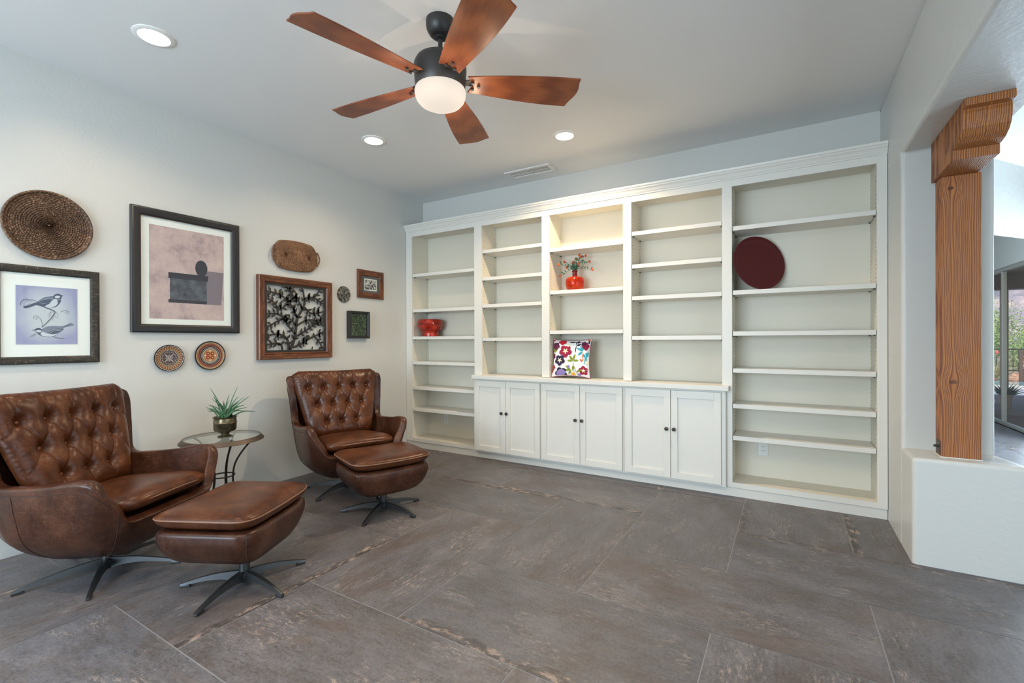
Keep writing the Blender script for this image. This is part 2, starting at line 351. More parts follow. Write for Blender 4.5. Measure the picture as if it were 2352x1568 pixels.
rg = nd(M_tile, 'ShaderNodeMapRange'); rg.inputs[3].default_value = .33; rg.inputs[4].default_value = .55; lk(M_tile, n2, rg.inputs[0]); lk(M_tile, rg.outputs[0], bsdf(M_tile).inputs['Roughness'])
bump(M_tile, n2, .12, .003)
M_grout = mat('grout', lin(140,142,146), .9)
me.materials.append(M_tile); me.materials.append(M_grout)

struct('ceiling', MB().box(-.12, XR+.1, YF-.1, 6.7, H, H+.12), M_ceil)
struct('wall_left', MB().box(-.12, 0, YF-.1, .12, -.12, H), M_wall)
struct('wall_back', MB().box(-.12, WX, 0, .12, -.12, H), M_wall)
# right wall with pass-through : pier, header beam and low wall are one plastered body
YJ, XI, ZH, ZL, YL = -.76, 5.095, 2.482, .615, -1.055
wr = MB()
wr.prism([(YJ, -.12), (6.6, -.12), (6.6, H), (YF, H), (YF, ZH), (YJ, ZH)], WX, XI, 'x')
w_ = struct('wall_right', wr, M_wall, bevel=.022); w_.modifiers['edge'].segments = 5
lw = struct('wall_low', MB().prism([(WX, YL), (XI+.075, YL), (XI+.012, YJ+.02), (WX, YJ+.02)], -.12, ZL, 'z'), M_wall, bevel=.022); lw.modifiers['edge'].segments = 5
# flare of low wall end just past the frame
# rear wall with window opening
rw = MB(); a0, a1, b0, b1 = .4, 3.4, .5, 2.45
rw.box(-.12, a0, YF-.12, YF, -.12, H).box(a1, XR+.1, YF-.12, YF, -.12, H).box(a0, a1, YF-.12, YF, -.12, b0).box(a0, a1, YF-.12, YF, b1, H)
struct('wall_rear', rw, M_wall)
def window(name, axis, u0, u1, v0, v1, p, d, nmull):
    """sliding glass unit in plane; frame+mullions one mesh, panes another"""
    def bx(mb, ua, ub, va, vb, t=.03):
        if axis == 'x': mb.box(p-t, p+t, ua, ub, va, vb)
        else: mb.box(ua, ub, p-t, p+t, va, vb)
    fr = MB(); w = .05
    bx(fr, u0, u1, v0, v0+w); bx(fr, u0, u1, v1-w, v1); bx(fr, u0, u0+w, v0, v1); bx(fr, u1-w, u1, v0, v1)
    for k in range(1, nmull): u = u0+(u1-u0)*k/nmull; bx(fr, u-w/2, u+w/2, v0+w, v1-w, .026)
    o = struct(name, fr, M_alu, bevel=.004)
    gl = MB(); bx(gl, u0+w, u1-w, v0+w, v1-w, .003); gl.build('pane', M_pane, o)
    return o
M_alu = mat('champagne_aluminium', (.50,.48,.45), .4, .6)
window('window_1', 'y', a0, a1, b0, b1, YF-.06, 0, 2)
# far wall of the next room with the glass doors
doors = [(-5.8, -.25, 2.38), (.7, 4.1, 2.38), (4.2, 6.45, 2.38)]
fwm = MB(); prev = YF-.1
for (ya, yb, zt) in doors: fwm.box(XR, XR+.14, prev, ya, -.12, H); fwm.box(XR, XR+.14, ya, yb, zt, H); fwm.box(XR, XR+.14, ya, yb, -.12, 0); prev = yb
fwm.box(XR, XR+.14, prev, 6.7, -.12, H)
struct('wall_far', fwm, M_trowel)
for k, (ya, yb, zt) in enumerate(doors): window('door_%d' % (k+1), 'x', ya, yb, 0.0, zt, XR+.05, 0, 2 if k == 2 else 3)
struct('wall_end', MB().box(XI, XR, 6.6, 6.7, -.12, H), M_trowel)
# diagonal dropped soffit in the next room
struct('trim_1', MB().prism([(5.10,.86), (6.83,3.17), (6.83,3.62), (6.05,2.70), (5.10,2.35)], 2.47, H-.001, 'z'), M_trowel)
# ------------------------------------------------------------------ built-in bookcase
BF = -.3175
bk = thing('bookcase', (2.33, -.16, 0), 'white built-in wall bookcase with five bays of shelves and a crown moulding', 'bookcase')
bays = [(.098, 1.033), (1.133, 1.882), (1.966, 2.732), (2.809, 3.577), (3.652, 4.604)]
ZD, ZT = .118, 2.575           # deck top, underside of top rail
lowb = (0, 4)
ff = MB()
st = [0.004]+[v for b in bays for v in b]+[4.664]
for k in range(0, 12, 2):
    x0, x1 = st[k], st[k+1]
    z0 = .078 if k in (0, 10) else (.078 if k in (2, 8) else .925)
    ff.box(x0, x1, BF, BF+.02, z0, 2.655)
for k, (x0, x1) in enumerate(bays):
    ff.box(x0, x1, BF, BF+.02, ZT, 2.655)
    if k in lowb: ff.box(x0, x1, BF, BF+.02, .078, ZD)
ff.build('face_frame', M_white, bk)
cb = MB()
for k, (x0, x1) in enumerate(bays):
    z0 = .078 if k in lowb else .9
    cb.box(x0-.02, x0, BF+.02, -.004, z0, 2.66); cb.box(x1, x1+.02, BF+.02, -.004, z0, 2.66)
cb.box(.004, 4.664, BF+.02, -.004, ZT+.03, 2.66)
for k in lowb: x0, x1 = bays[k]; cb.box(x0, x1, BF+.02, -.012, ZD-.02, ZD)
cb.build('case_side', M_back, bk)
pg = MB()
for x0, x1 in bays:
    for xs in (x0+.0015, x1-.0015):
        for yy in (BF+.045, -.05):
            z = 1.0 if (x0, x1) not in (bays[0], bays[4]) else .25
            while z < 2.5: pg.box(xs-.0015, xs+.0015, yy-.0025, yy+.0025, z-.0025, z+.0025); z += .032
M_hole = mat('peg_hole', (.28,.25,.20), .8)
o = pg.build('peg_holes', M_hole, bk); o['kind'] = 'stuff'
MB().box(.02, 4.65, -.012, -.004, .078, 2.66).build('back_panel', M_back, bk)
MB().box(.004, 4.664, -.302, -.28, 0, .078).build('toe_kick', M_white, bk)
# crown
prof = [(BF, 2.632), (BF-.008, 2.632), (BF-.008, 2.642), (BF-.014, 2.648), (BF-.018, 2.662), (BF-.026, 2.676), (BF-.034, 2.682), (BF-.034, 2.692), (BF-.042, 2.698), (BF-.046, 2.714), (BF, 2.716), (-.004, 2.716), (-.004, 2.66), (BF, 2.66)]
c_ = MB(); c_.prism(prof, .003, 4.665, 'x'); c_.build('crown_moulding', M_white, bk, smooth=30)
MB().box(4.612, 4.664, BF-.006, BF, .078, 2.64).build('scribe_strip', M_white, bk, bevel=.002)
shelves = [[2.10,1.667,1.337,1.033,.725,.463],[2.287,1.985,1.685,1.315],[2.218,1.787,1.384],[2.283,1.981,1.688,1.322],[2.225,1.693,1.353,1.047,.752,.487]]
for (x0, x1), zs in zip(bays, shelves):
    for z in zs:
        o = MB().box(x0+.004, x1-.004, BF+.006, -.014, z-.018, z+.018).build('shelf', M_white, bk, bevel=.0015)
        for xx in (x0+.004, x1-.004):
            s_ = 1 if xx == x0+.004 else -1
            for yy in (-.05, BF+.045): MB().box(min(xx, xx+s_*.012), max(xx, xx+s_*.012), yy-.006, yy+.006, z-.026, z-.018).build('shelf_pin', M_dark_grey, o)
SHELF = lambda bay, i: shelves[bay][i]+.018
# countertop and base cabinets
ct = MB().box(1.047, 3.632, -.400, BF-.0005, .880, .922).build('countertop', M_white, bevel=.004)
tag(ct, 'long white painted countertop running over the three base cabinets', 'countertop')
ct2 = MB().box(1.133, 3.577, BF-.0005, -.012, .880, .922).build('counter_ledge', M_white, ct, world=False)
xs = [1.053, 1.897, 2.752, 3.603]
drs = [[(1.083,1.472),(1.476,1.884)], [(1.905,2.319),(2.323,2.738)], [(2.772,3.167),(3.172,3.572)]]
kn = [(1.433,1.496),(2.279,2.345),(3.136,3.200)]
labs = ['white two-door base cabinet, leftmost of the three under the countertop', 'white two-door base cabinet in the middle of the row, below the floral pillow', 'white two-door base cabinet at the right end of the countertop, beside the tall right bay']
for k in range(3):
    x0, x1 = xs[k], xs[k+1]
    t = thing('base_cabinet', ((x0+x1)/2, -.2, 0), labs[k], 'cabinet', 'two-door base cabinets under the countertop')
    MB().box(x0+.0005, x1-.0005, -.357, -.303, .080, .8795).build('cabinet_box', M_white, t, bevel=.001)
    if k == 2: MB().box(x1, x1+.004, -.357, -.318, .080, .8795).build('end_panel', M_white, t)
    MB().box(x0+.001, x1-.001, -.303, -.27, .080, .8795).build('cabinet_side', M_white, t)
    for j, (d0, d1) in enumerate(drs[k]):
        d = MB(); zb, zt, w = .098, .864, .056
        d.box(d0, d0+w, -.378, -.3575, zb, zt); d.box(d1-w, d1, -.378, -.3575, zb, zt); d.box(d0+w, d1-w, -.378, -.3575, zb, zb+w); d.box(d0+w, d1-w, -.378, -.3575, zt-w-.008, zt)
        d.box(d0+w, d1-w, -.366, -.3575, zb+w, zt-w-.008)
        do = d.build('cabinet_door', M_white, t, bevel=.0012)
        MB().lathe([(.006,0),(.006,.014),(.016,.017),(.0165,.024),(.013,.031),(.0001,.033)], (0,0,0), 20, 'z').build('knob', M_black, do, smooth=40, world=False)
        ko = do.children[0]; ko.rotation_euler = (PI/2, 0, 0); ko.location = (kn[k][j]-t.location.x, -.378-t.location.y, .527)
        tag(ko, 'dark bronze knob')
# outlets on the back panel
def outlet(x, z, label):
    t = thing('electrical_outlet', (x, -.014, z), label, 'outlet', 'outlets on the bookcase back panel')
    MB().box(x-.037, x+.037, -.0185, -.0135, z-.06, z+.06).build('cover_plate', M_outlet, t, bevel=.002)
    MB().box(x-.019, x+.019, -.0205, -.0185, z-.036, z+.036).build('receptacle', M_outlet, t, bevel=.001)
    s = MB()
    for dz in (.018, -.018):
        s.box(x-.009, x-.006, -.0212, -.0205, z+dz-.003, z+dz+.007); s.box(x+.006, x+.009, -.0212, -.0205, z+dz-.003, z+dz+.006); s.box(x-.002, x+.002, -.0212, -.0205, z+dz-.011, z+dz-.007)
    s.build('slots', M_dark_grey, t)
outlet(3.865, .362, 'white double outlet at the bottom of the right-hand tall bay')
outlet(.385, .33, 'white double outlet at the bottom of the left-hand tall bay')

# ------------------------------------------------------------------ things on the shelves
M_redlac = mat('red_lacquer', (.36,.018,.008), .22); setc(M_redlac, ramp(M_redlac, noise(M_redlac, coords(M_redlac), 14, 5, .6), [(.35,(.16,.008,.005)),(.6,(.42,.025,.010))]))
M_bur = mat('burgundy_lacquer', (.085,.006,.009), .33); bump(M_bur, noise(M_bur, coords(M_bur), 60, 3), .1, .002)
bw = thing('footed_bowl', (.264, -.168, SHELF(0,2)), 'red lacquered footed bowl on a shelf of the left tall bay', 'bowl')
z0 = SHELF(0,2)
MB().lathe([(.098,0),(.105,.004),(.103,.035),(.106,.062),(.112,.068)], (.264,-.168,z0+.0005), 48).build('foot', M_redlac, bw, smooth=40)
MB().lathe([(.112,.068),(.135,.085),(.152,.115),(.156,.148),(.157,.150),(.155,.153),(.154,.180),(.146,.200),(.136,.208),(.130,.206),(.140,.196),(.146,.175),(.145,.12),(.12,.085),(.0001,.076)], (.264,-.168,z0+.0005), 48).build('bowl_body', M_redlac, bw, smooth=40)
MB().lathe([(.1555,.146),(.1585,.1485),(.1585,.1525),(.1555,.155)], (.264,-.168,z0+.0005), 48, cap=False).build('seam_band', M_bur, bw, smooth=60)

# burgundy charger leaning in right bay
pz = SHELF(4,1)
ch = thing('charger_plate', (3.80, -.20, pz), 'large burgundy lacquered round plate leaning in the right tall bay', 'plate')
R = .228
p_ = MB().lathe([(.0001,-.004),(.15,-.004),(R-.02,.004),(R,.014),(R+.002,.018),(R-.002,.020),(R-.03,.012),(.15,.004),(.0001,.003)], (0,0,0), 72).build('plate_body', M_bur, ch, smooth=50, world=False)
a = math.radians(80)
ch.location = (3.836, -.180, pz+R*math.sin(a)+.004); ch.rotation_euler = (a, 0, math.radians(38))

# glass vase with sprays
M_rg = mat('red_crackle_glass', (.70,.045,.008), .06, **{'Transmission Weight': .72, 'IOR': 1.35}); setc(M_rg, ramp(M_rg, noise(M_rg, coords(M_rg), 16, 6, .7), [(.35,(.35,.006,.004)),(.55,(.85,.06,.010)),(.7,(.95,.22,.05))])); bump(M_rg, noise(M_rg, coords(M_rg), 90, 3), .2, .003)
M_rg2 = mat('dark_red_glass_neck', (.16,.004,.010), .08, **{'Transmission Weight': .3})
vx, vy, vz = 2.183, -.165, SHELF(2,1)+.0005
vs_ = thing('glass_vase', (vx, vy, vz), 'round red crackle-glass vase with a narrow neck on the middle bay shelf', 'vase')
MB().lathe([(.0001,0),(.066,0),(.078,.006),(.092,.05),(.096,.095),(.090,.122),(.075,.138),(.030,.146),(.026,.150)], (vx,vy,vz), 48).build('vase_body', M_rg, vs_, smooth=60)
MB().lathe([(.027,.143),(.025,.170),(.024,.195),(.030,.198),(.031,.205),(.028,.209),(.021,.209),(.019,.15)], (vx,vy,vz), 32, cap=False).build('vase_neck', M_rg2, vs_, smooth=60)
M_stem = mat('green_stem', (.035,.095,.03), .5); M_leafg = mat('spray_leaf', (.022,.12,.045), .45); M_flw = mat('red_blossom', (.66,.085,.018), .6)
def ps(px, py):   # approx shelf-plane position of bouquet item from reading of the photo (metres relative to the vase)
    return ((px-762)/1711*120*.00455, (700-py)/1568*110*.00445)
fl = thing('flower_spray', (vx, vy, vz+.19), 'sprays of small orange-red blossoms standing in the red glass vase', 'flowers')
blos = [(440,400),(300,500),(440,560),(740,300),(740,460),(970,235),(990,275),(1095,235),(945,515),(1265,455),(1400,735),(215,830)]
sm = MB(); lf = MB()
for i, (bx, by) in enumerate(blos):
    dx, dz = ps(bx, by); dy = rnd.uniform(-.07, .05)
    P = [Vector((vx+rnd.uniform(-.01,.01), vy, vz+.17)), Vector((vx+dx*.15, vy+dy*.2, vz+.205+.02)), Vector((vx+dx*.6, vy+dy*.6, vz+.209+dz*.6+.012)), Vector((vx+dx, vy+dy, vz+.209+dz))]
    sm.tube([cr(P, t/9) for t in range(10)], .0016, 5)
    b = MB()
    for k in range(8):
        a = k*PI/4; q = P[3]+Vector((math.cos(a)*.008, -.003, math.sin(a)*.008)); b.sphere(q, .0062, 6, 4)
    b.sphere(P[3]+Vector((0,-.006,0)), .007, 6, 4)
    b.build('blossom', M_flw, fl, smooth=80)
    for t in (.25, .38, .5, .62, .75, .86):
        c = cr(P, t); d = Vector((rnd.uniform(-1,1), rnd.uniform(-.4,.4), rnd.uniform(.2,1))).normalized()*rnd.uniform(.028,.050); n_ = d.cross(Vector((0,1,0))).normalized()*.0062
        q = MB(); q.add([c, c+d*.45+n_, c+d, c+d*.45-n_], [(0,1,2,3)]); q.build('leaf', M_leafg, fl).modifiers.new('t', 'SOLIDIFY').thickness = .0008
for k in range(9):
    a = rnd.uniform(-.6, .9); L = rnd.uniform(.09, .125); b_ = Vector((vx, vy, vz+.17)); e = b_+Vector((a*L*.9, rnd.uniform(-.05,.04), .04+L*.85))
    sm.tube([cr([b_, b_+(e-b_)*.5+Vector((-a*.01,0,.02)), e, e+Vector((a*.02,0,.012))], t/8) for t in range(9)], [.0016]*6+[.001]*3, 5)
sm.build('stem', M_stem, fl, smooth=80)

# floral pillow
M_pil = mat('white_cotton', (.80,.80,.80), .85); bump(M_pil, noise(M_pil, coords(M_pil), 150, 3), .3, .003)
pc = [lin(150,18,60), lin(45,32,68), lin(128,142,38), lin(32,160,180), lin(226,98,26), lin(240,175,40), lin(20,20,40), lin(240,228,190), lin(150,130,190), lin(190,18,40), lin(90,25,60)]
M_pm = [M_pil]+[mat('embroidery_thread', c, .8) for c in pc]
pw = thing('floral_pillow', (2.19, -.25, .922), 'square white throw pillow embroidered with colourful flowers, on the countertop', 'pillow')
Wp = .205; hx = lambda u, v: (u*Wp*(1-.10*(1-u*u)*0-.085*(1-v*v)*abs(u)**3), v*Wp*.95*(1-.10*(1-u*u)*abs(v)**3))
def pilp(u, v, side=-1, lift=0.):
    x, z = hx(u, v); t = .052*((1-u**4)*(1-v**4))**.55+.004
    return (x, side*(t+lift), z)
N = 26; pb = MB()
for side in (-1, 1): pb.grid([[pilp(-1+2*i/N, -1+2*j/N, side) for j in range(N+1)] for i in range(N+1)])
def U(px, py): return ((px-880)/590, (800-py)/560)   # reading of embroidery positions, pillow units
def em(mi, pts):
    c = (sum(p[0] for p in pts)/len(pts), sum(p[1] for p in pts)/len(pts)); pb.mi = mi; L = .0015+.0002*mi
    pts = [(min(.97,max(-.97,u)), min(.97,max(-.97,v))) for u, v in pts]; c = (min(.97,max(-.97,c[0])), min(.97,max(-.97,c[1])))
    mid = [((p[0]+c[0])/2, (p[1]+c[1])/2) for p in pts]; n = len(pts)
    pb.add([pilp(*c, lift=L)]+[pilp(*p, lift=L) for p in mid]+[pilp(*p, lift=L) for p in pts], [(0,1+k,1+(k+1)%n) for k in range(n)]+[(1+k,1+n+k,1+n+(k+1)%n,1+(k+1)%n) for k in range(n)])
def flower(px, py, r, mi, ctr=7, dot=None, rot=0.):
    u, v = U(px, py); ru = r/590
    em(mi, [(u+ru*(.72+.28*abs(math.cos(2.5*(a+rot))))*math.cos(a), v+ru*(.72+.28*abs(math.cos(2.5*(a+rot))))*math.sin(a)) for a in [k*2*PI/40 for k in range(40)]])
    if ctr: em(ctr, [(u+ru*(.3+.17*math.cos(5*(a+rot)))*math.cos(a), v+ru*(.3+.17*math.cos(5*(a+rot)))*math.sin(a)) for a in [k*2*PI/20 for k in range(20)]])
    if dot: em(dot, [(u+ru*.11*math.cos(k), v+ru*.11*math.sin(k)) for k in range(6)])
def leaf(x0, y0, x1, y1, w, mi):
    a, b = Vector(U(x0, y0)), Vector(U(x1, y1)); d = b-a; n_ = Vector((-d.y, d.x)).normalized()*w/590
    em(mi, [tuple(a), tuple(a+d*.25+n_*.8), tuple(a+d*.5+n_), tuple(a+d*.78+n_*.7), tuple(b), tuple(a+d*.78-n_*.7), tuple(a+d*.5-n_), tuple(a+d*.25-n_*.8)])
def stem(pts, w, mi):
    for p, q in zip(pts, pts[1:]): leaf(*p, *q, w, mi)
flower(745, 610, 205, 1, 8, 7, PI/2); flower(575, 880, 175, 2, 8, 4, .3); flower(625, 1260, 195, 7, None, None, .5); em(9, [(U(625,1260)[0]+.28*math.cos(k*PI/10)*(.85+.15*math.cos(k/2)), U(625,1260)[1]+.22*math.sin(k*PI/10)) for k in range(20)])
flower(1310, 1170, 150, 1, 8, None, .9); flower(1340, 470, 130, 1, None); flower(1290, 390, 85, 11, None); flower(640, 310, 125, 10, 5, None, .4); flower(430, 460, 130, 11, None, None, .2); flower(395, 580, 80, 3, None)
flower(560, 330, 60, 3, None); flower(820, 430, 55, 8, 3, None, .3); flower(1420, 700, 70, 4, None); flower(330, 760, 90, 11, 10, None, .6); flower(1180, 1310, 55, 9, 2); flower(1120, 330, 50, 2, None); flower(860, 1060, 50, 9, 6); flower(1410, 930, 55, 8, 5); flower(1000, 1300, 70, 6, None); flower(345, 1090, 85, 10, 6); flower(300, 1200, 62, 1, None); flower(1470, 330, 75, 2, None); flower(1440, 250, 70, 5, None); flower(330, 240, 80, 10, 8); flower(1500, 1310, 60, 5, None)
for a in ((985,880,1050,690),(985,880,870,740),(985,890,815,885),(990,885,1160,880),(930,1160,770,1030),(930,1160,690,1175),(940,1160,860,1310),(1000,1180,1000,1010),(1100,1220,1260,1140)): leaf(*a, 34, 3)
for a in ((1280,610,1190,450),(1280,610,1080,510),(1270,620,1130,730),(1340,800,1300,680),(1350,1000,1400,700)): leaf(*a, 34, 4)
stem([(985,900),(1020,1030),(1090,1200),(1150,1330)], 9, 3); stem([(930,1160),(1090,1220)], 7, 3)
stem([(1050,300),(1070,430),(1040,670)], 14, 7); leaf(1060,320,830,330,30,7); leaf(1060,320,1210,330,26,7); leaf(1070,450,1215,390,30,7)
stem([(1280,640),(1270,860)], 12, 5); em(5, [U(1180,830),U(1260,860),U(1330,830),U(1250,930)])
p_o = pb.build('pillow_cover', M_pm, pw, world=False, smooth=180)
tl = radians = math.radians
pp = MB(); ring = [pilp(-1+2*i/24, -1, 0) for i in range(24)]+[pilp(1, -1+2*i/24, 0) for i in range(24)]+[pilp(1-2*i/24, 1, 0) for i in range(24)]+[pilp(-1, 1-2*i/24, 0) for i in range(24)]
pp.tube(ring, .0045, 6, closed=True).build('corded_edge', M_pm[1], pw, world=False, smooth=80)
pw.location = (2.176, -.240, .922+.199); pw.rotation_euler = (tl(-9), 0, tl(3))
# ------------------------------------------------------------------ pictures on the left wall
FR = [(0,0),(0,.022),(.008,.028),(.016,.029),(.045,.024),(.052,.020),(.058,.014),(.058,.002)]
def scaled(prof, w, h): return [(i*w/.058, x*h/.029) for i, x in prof]
def picture(label, y0, y1, z0, z1, w, h, fmat, prof=FR, backing=None, group=None, x0=.002):
    t = thing('framed_picture', (x0, (y0+y1)/2, (z0+z1)/2), label, 'picture', group)
    MB().frame(y0, y1, z0, z1, scaled(prof, w, h), x0).build('picture_frame', fmat, t, smooth=35)
    if backing is not None: MB().box(x0, x0+.006, y0+w*.7, y1-w*.7, z0+w*.7, z1-w*.7).build('mat_board', backing, t)
    return t
def glazing(t, y0, y1, z0, z1, x): MB().box(x, x+.002, y0, y1, z0, z1).build('glazing', M_pane, t)
grp = None
# 1 : two small birds, vintage ink print
t = picture('ink print of two small birds on a twig in a weathered black wood frame', -3.79, -3.283, 1.163, 1.773, .047, .026, M_frame_ol, backing=M_mat)
M_print = mat('print_paper_lilac', lin(176,186,208), .75); n = noise(M_print, coords(M_print), 9, 5, .6)
tc = nd(M_print, 'ShaderNodeTexCoord'); vl = nd(M_print, 'ShaderNodeVectorMath'); vl.operation = 'LENGTH'; mp = nd(M_print, 'ShaderNodeMapping'); mp.inputs['Scale'].default_value = (0, 5.2, 4.2); lk(M_print, tc.outputs['Object'], mp.inputs[0]); lk(M_print, mp.outputs[0], vl.inputs[0])
setc(M_print, mix(M_print, ramp(M_print, math_(M_print, 'ADD', vl.outputs['Value'], math_(M_print, 'MULTIPLY', n, .35)), [(.55,(0,0,0)),(1.1,(1,1,1))]), lin(186,192,200), lin(148,150,184)))
Y0, Y1, Z0, Z1 = -3.679, -3.396, 1.287, 1.650
yc, zc = (Y0+Y1)/2, (Z0+Z1)/2
pr = MB(); pr.add([(.0085, Y0-yc, Z0-zc), (.0085, Y1-yc, Z0-zc), (.0085, Y1-yc, Z1-zc), (.0085, Y0-yc, Z1-zc)], [(0,1,2,3)])
def bp(px, py):  # photo reading inside the print (crop 1764x1568 perspective corrected roughly)
    u = (px-175)/(1548-175); top = 122+u*(238-122); v = (1470-py)/(1470-top); return (u*(Y1-Y0)+Y0-yc, v*(Z1-Z0)+Z0-zc)
def shp(mi, pts, lift): pr.mi = mi; pr.add([(.0085+lift, *bp(*p)) for p in pts], [tuple(range(len(pts)))])
def smoothpts(P, n=40):
    V = [Vector((*p, 0)) for p in P]; V = V+[V[0]]; return [tuple(cr(V, i/n))[:2] for i in range(n)]
def line(mi, pts, w, lift=.0008):
    pr.mi = mi; V = [Vector((*p, 0)) for p in pts]; Q = [cr(V, i/16) for i in range(17)]
    L, R_ = [], []
    for i, q in enumerate(Q):
        d = Q[min(i+1,16)]-Q[max(i-1,0)]; n_ = Vector((-d.y, d.x, 0)).normalized()*w/2; L.append((.0085+lift, *bp(*(q+n_)[:2]))); R_.append((.0085+lift, *bp(*(q-n_)[:2])))
    pr.grid([L, R_])
shp(1, smoothpts([(640,510),(780,420),(960,390),(1010,420),(1060,470),(1110,480),(1170,470),(1150,540),(1060,630),(940,650),(820,650),(700,610),(600,590),(470,640),(360,655),(335,610),(420,590),(560,540)]), .0002)
shp(3, smoothpts([(900,560),(1010,450),(1080,490),(1090,560),(1020,620),(900,650),(800,620)]), .0004)
shp(2, smoothpts([(650,515),(800,430),(960,410),(990,440),(900,530),(760,560)]), .0005)
shp(1, smoothpts([(660,525),(760,480),(900,460),(960,460),(850,545)]), .0006)
shp(1, smoothpts([(980,390),(1040,345),(1110,335),(1170,365),(1190,400),(1160,460),(1090,465),(1010,430)]), .0004); shp(3, smoothpts([(1020,400),(1080,380),(1150,400),(1110,435),(1040,430)]), .0006)
shp(1, [(1180,370),(1230,380),(1185,398)], .0006)
line(1, [(640,505),(540,470),(460,470),(380,445),(290,500),(265,590)], 10); line(2, [(330,600),(400,500),(480,480)], 6); line(2, [(300,580),(360,480),(470,470)], 6); line(2, [(420,600),(470,540),(520,500)], 7)
line(1, [(800,640),(880,670),(960,700),(1030,740)], 22); line(4, [(1040,740),(960,860),(850,980),(730,1090)], 26); line(4, [(1150,750),(1250,720),(1340,740),(1360,800)], 9); line(4, [(745,1080),(730,960),(690,880),(620,830),(550,850),(560,900)], 10)
for P in ([(1000,740),(900,780),(890,880)],[(1020,760),(1000,860),(960,920),(1010,930)],[(1050,750),(1100,820),(1080,880),(1020,840)],[(940,720),(920,800),(970,860)],[(600,850),(610,920),(640,870)],[(1260,780),(1300,740),(1310,810)]): line(4, P, 6)
shp(1, smoothpts([(570,1150),(620,1105),(700,1110),(740,1160),(720,1200),(700,1240),(740,1290),(690,1270),(620,1210)]), .0004); shp(3, smoothpts([(590,1160),(650,1150),(720,1160),(700,1200),(630,1195)]), .0006); shp(1, [(575,1140),(512,1150),(570,1165)], .0005)
shp(2, smoothpts([(730,1130),(850,1070),(1000,1060),(1200,1065),(1400,1000),(1475,1050),(1400,1070),(1230,1105),(1180,1180),(1080,1240),(950,1250),(820,1210),(740,1180)]), .0003)
shp(3, smoothpts([(740,1190),(850,1230),(960,1250),(1080,1240),(1020,1285),(880,1305),(770,1295),(710,1250)]), .0004)
shp(1, smoothpts([(830,1210),(960,1140),(1100,1120),(1235,1130),(1130,1190),(1000,1240)]), .0005); line(3, [(860,1205),(980,1150),(1180,1135)], 7, .001); line(3, [(900,1220),(1020,1170),(1150,1160)], 6, .001)
line(1, [(740,1290),(880,1308),(1000,1290),(1090,1245)], 9); line(4, [(470,1300),(540,1260),(600,1220)], 10); line(4, [(500,1310),(560,1275),(620,1235)], 8); line(4, [(980,1300),(1080,1330),(1240,1345)], 16); line(1, [(1210,1100),(1330,1040),(1410,1000)], 12)
o = pr.build('art_print', [M_print, M_inkblue, M_inkmid, M_inklt, M_twig], t, world=False); o.location = (.000, yc-t.location.y, zc-t.location.z)
glazing(t, -3.745, -3.328, 1.208, 1.728, .0135)

# 2 : large black frame, plain generic muted print
t = picture('largest picture, thick black frame with wide white mat and a dusky pink and slate print', -3.108, -2.350, 1.369, 2.286, .062, .034, M_frame_dk, backing=M_mat)
MB().frame(-3.108+.058, -2.350-.058, 1.369+.058, 2.286-.058, [(0,.0335*.45),(.0,.018),(.004,.018),(.004,.012)], .002).build('bead_line', mat('copper_bead', (.30,.17,.10), .5), t)
M_p2 = mat('print_dusky_pink', lin(196,174,172), .7); co = coords(M_p2); n = noise(M_p2, co, 7, 9, .72)
setc(M_p2, ramp(M_p2, n, [(.3, lin(150,132,136)), (.48, lin(190,168,168)), (.7, lin(208,188,182))]))
M_p3 = mat('print_slate', lin(82,86,98), .7); setc(M_p3, ramp(M_p3, noise(M_p3, coords(M_p3), 22, 8, .7), [(.3, lin(52,54,66)), (.7, lin(104,110,120))]))
M_p4 = mat('print_slate_soft', lin(128,118,128), .7); M_p5 = mat('print_slate_dark', lin(58,58,68), .7)
a_ = MB(); a_.add([(.0085,-2.993,1.473),(.0085,-2.468,1.473),(.0085,-2.468,2.171),(.0085,-2.993,2.171)], [(0,1,2,3)])
def quad(mi, y0, y1, z0, z1, dx, l=0): a_.mi = mi; a_.add([(.0085+dx, y0, z0), (.0085+dx, y1-l, z0), (.0085+dx, y1, z1), (.0085+dx, y0-l, z1)], [(0,1,2,3)])
quad(2, -2.60, -2.47, 1.60, 1.87, .0002, .02); quad(1, -2.86, -2.60, 1.60, 1.80, .0004); quad(3, -2.87, -2.59, 1.785, 1.83, .0006); quad(3, -2.87, -2.60, 1.60, 1.625, .0006)
a_.mi = 3; a_.add([(.0092, -2.64+.045*math.cos(k*PI/12), 1.885+.065*math.sin(k*PI/12)) for k in range(24)], [tuple(range(24))])
a_.build('art_print', [M_p2, M_p3, M_p4, M_p5], t)
glazing(t, -3.045, -2.412, 1.432, 2.224, .0155)

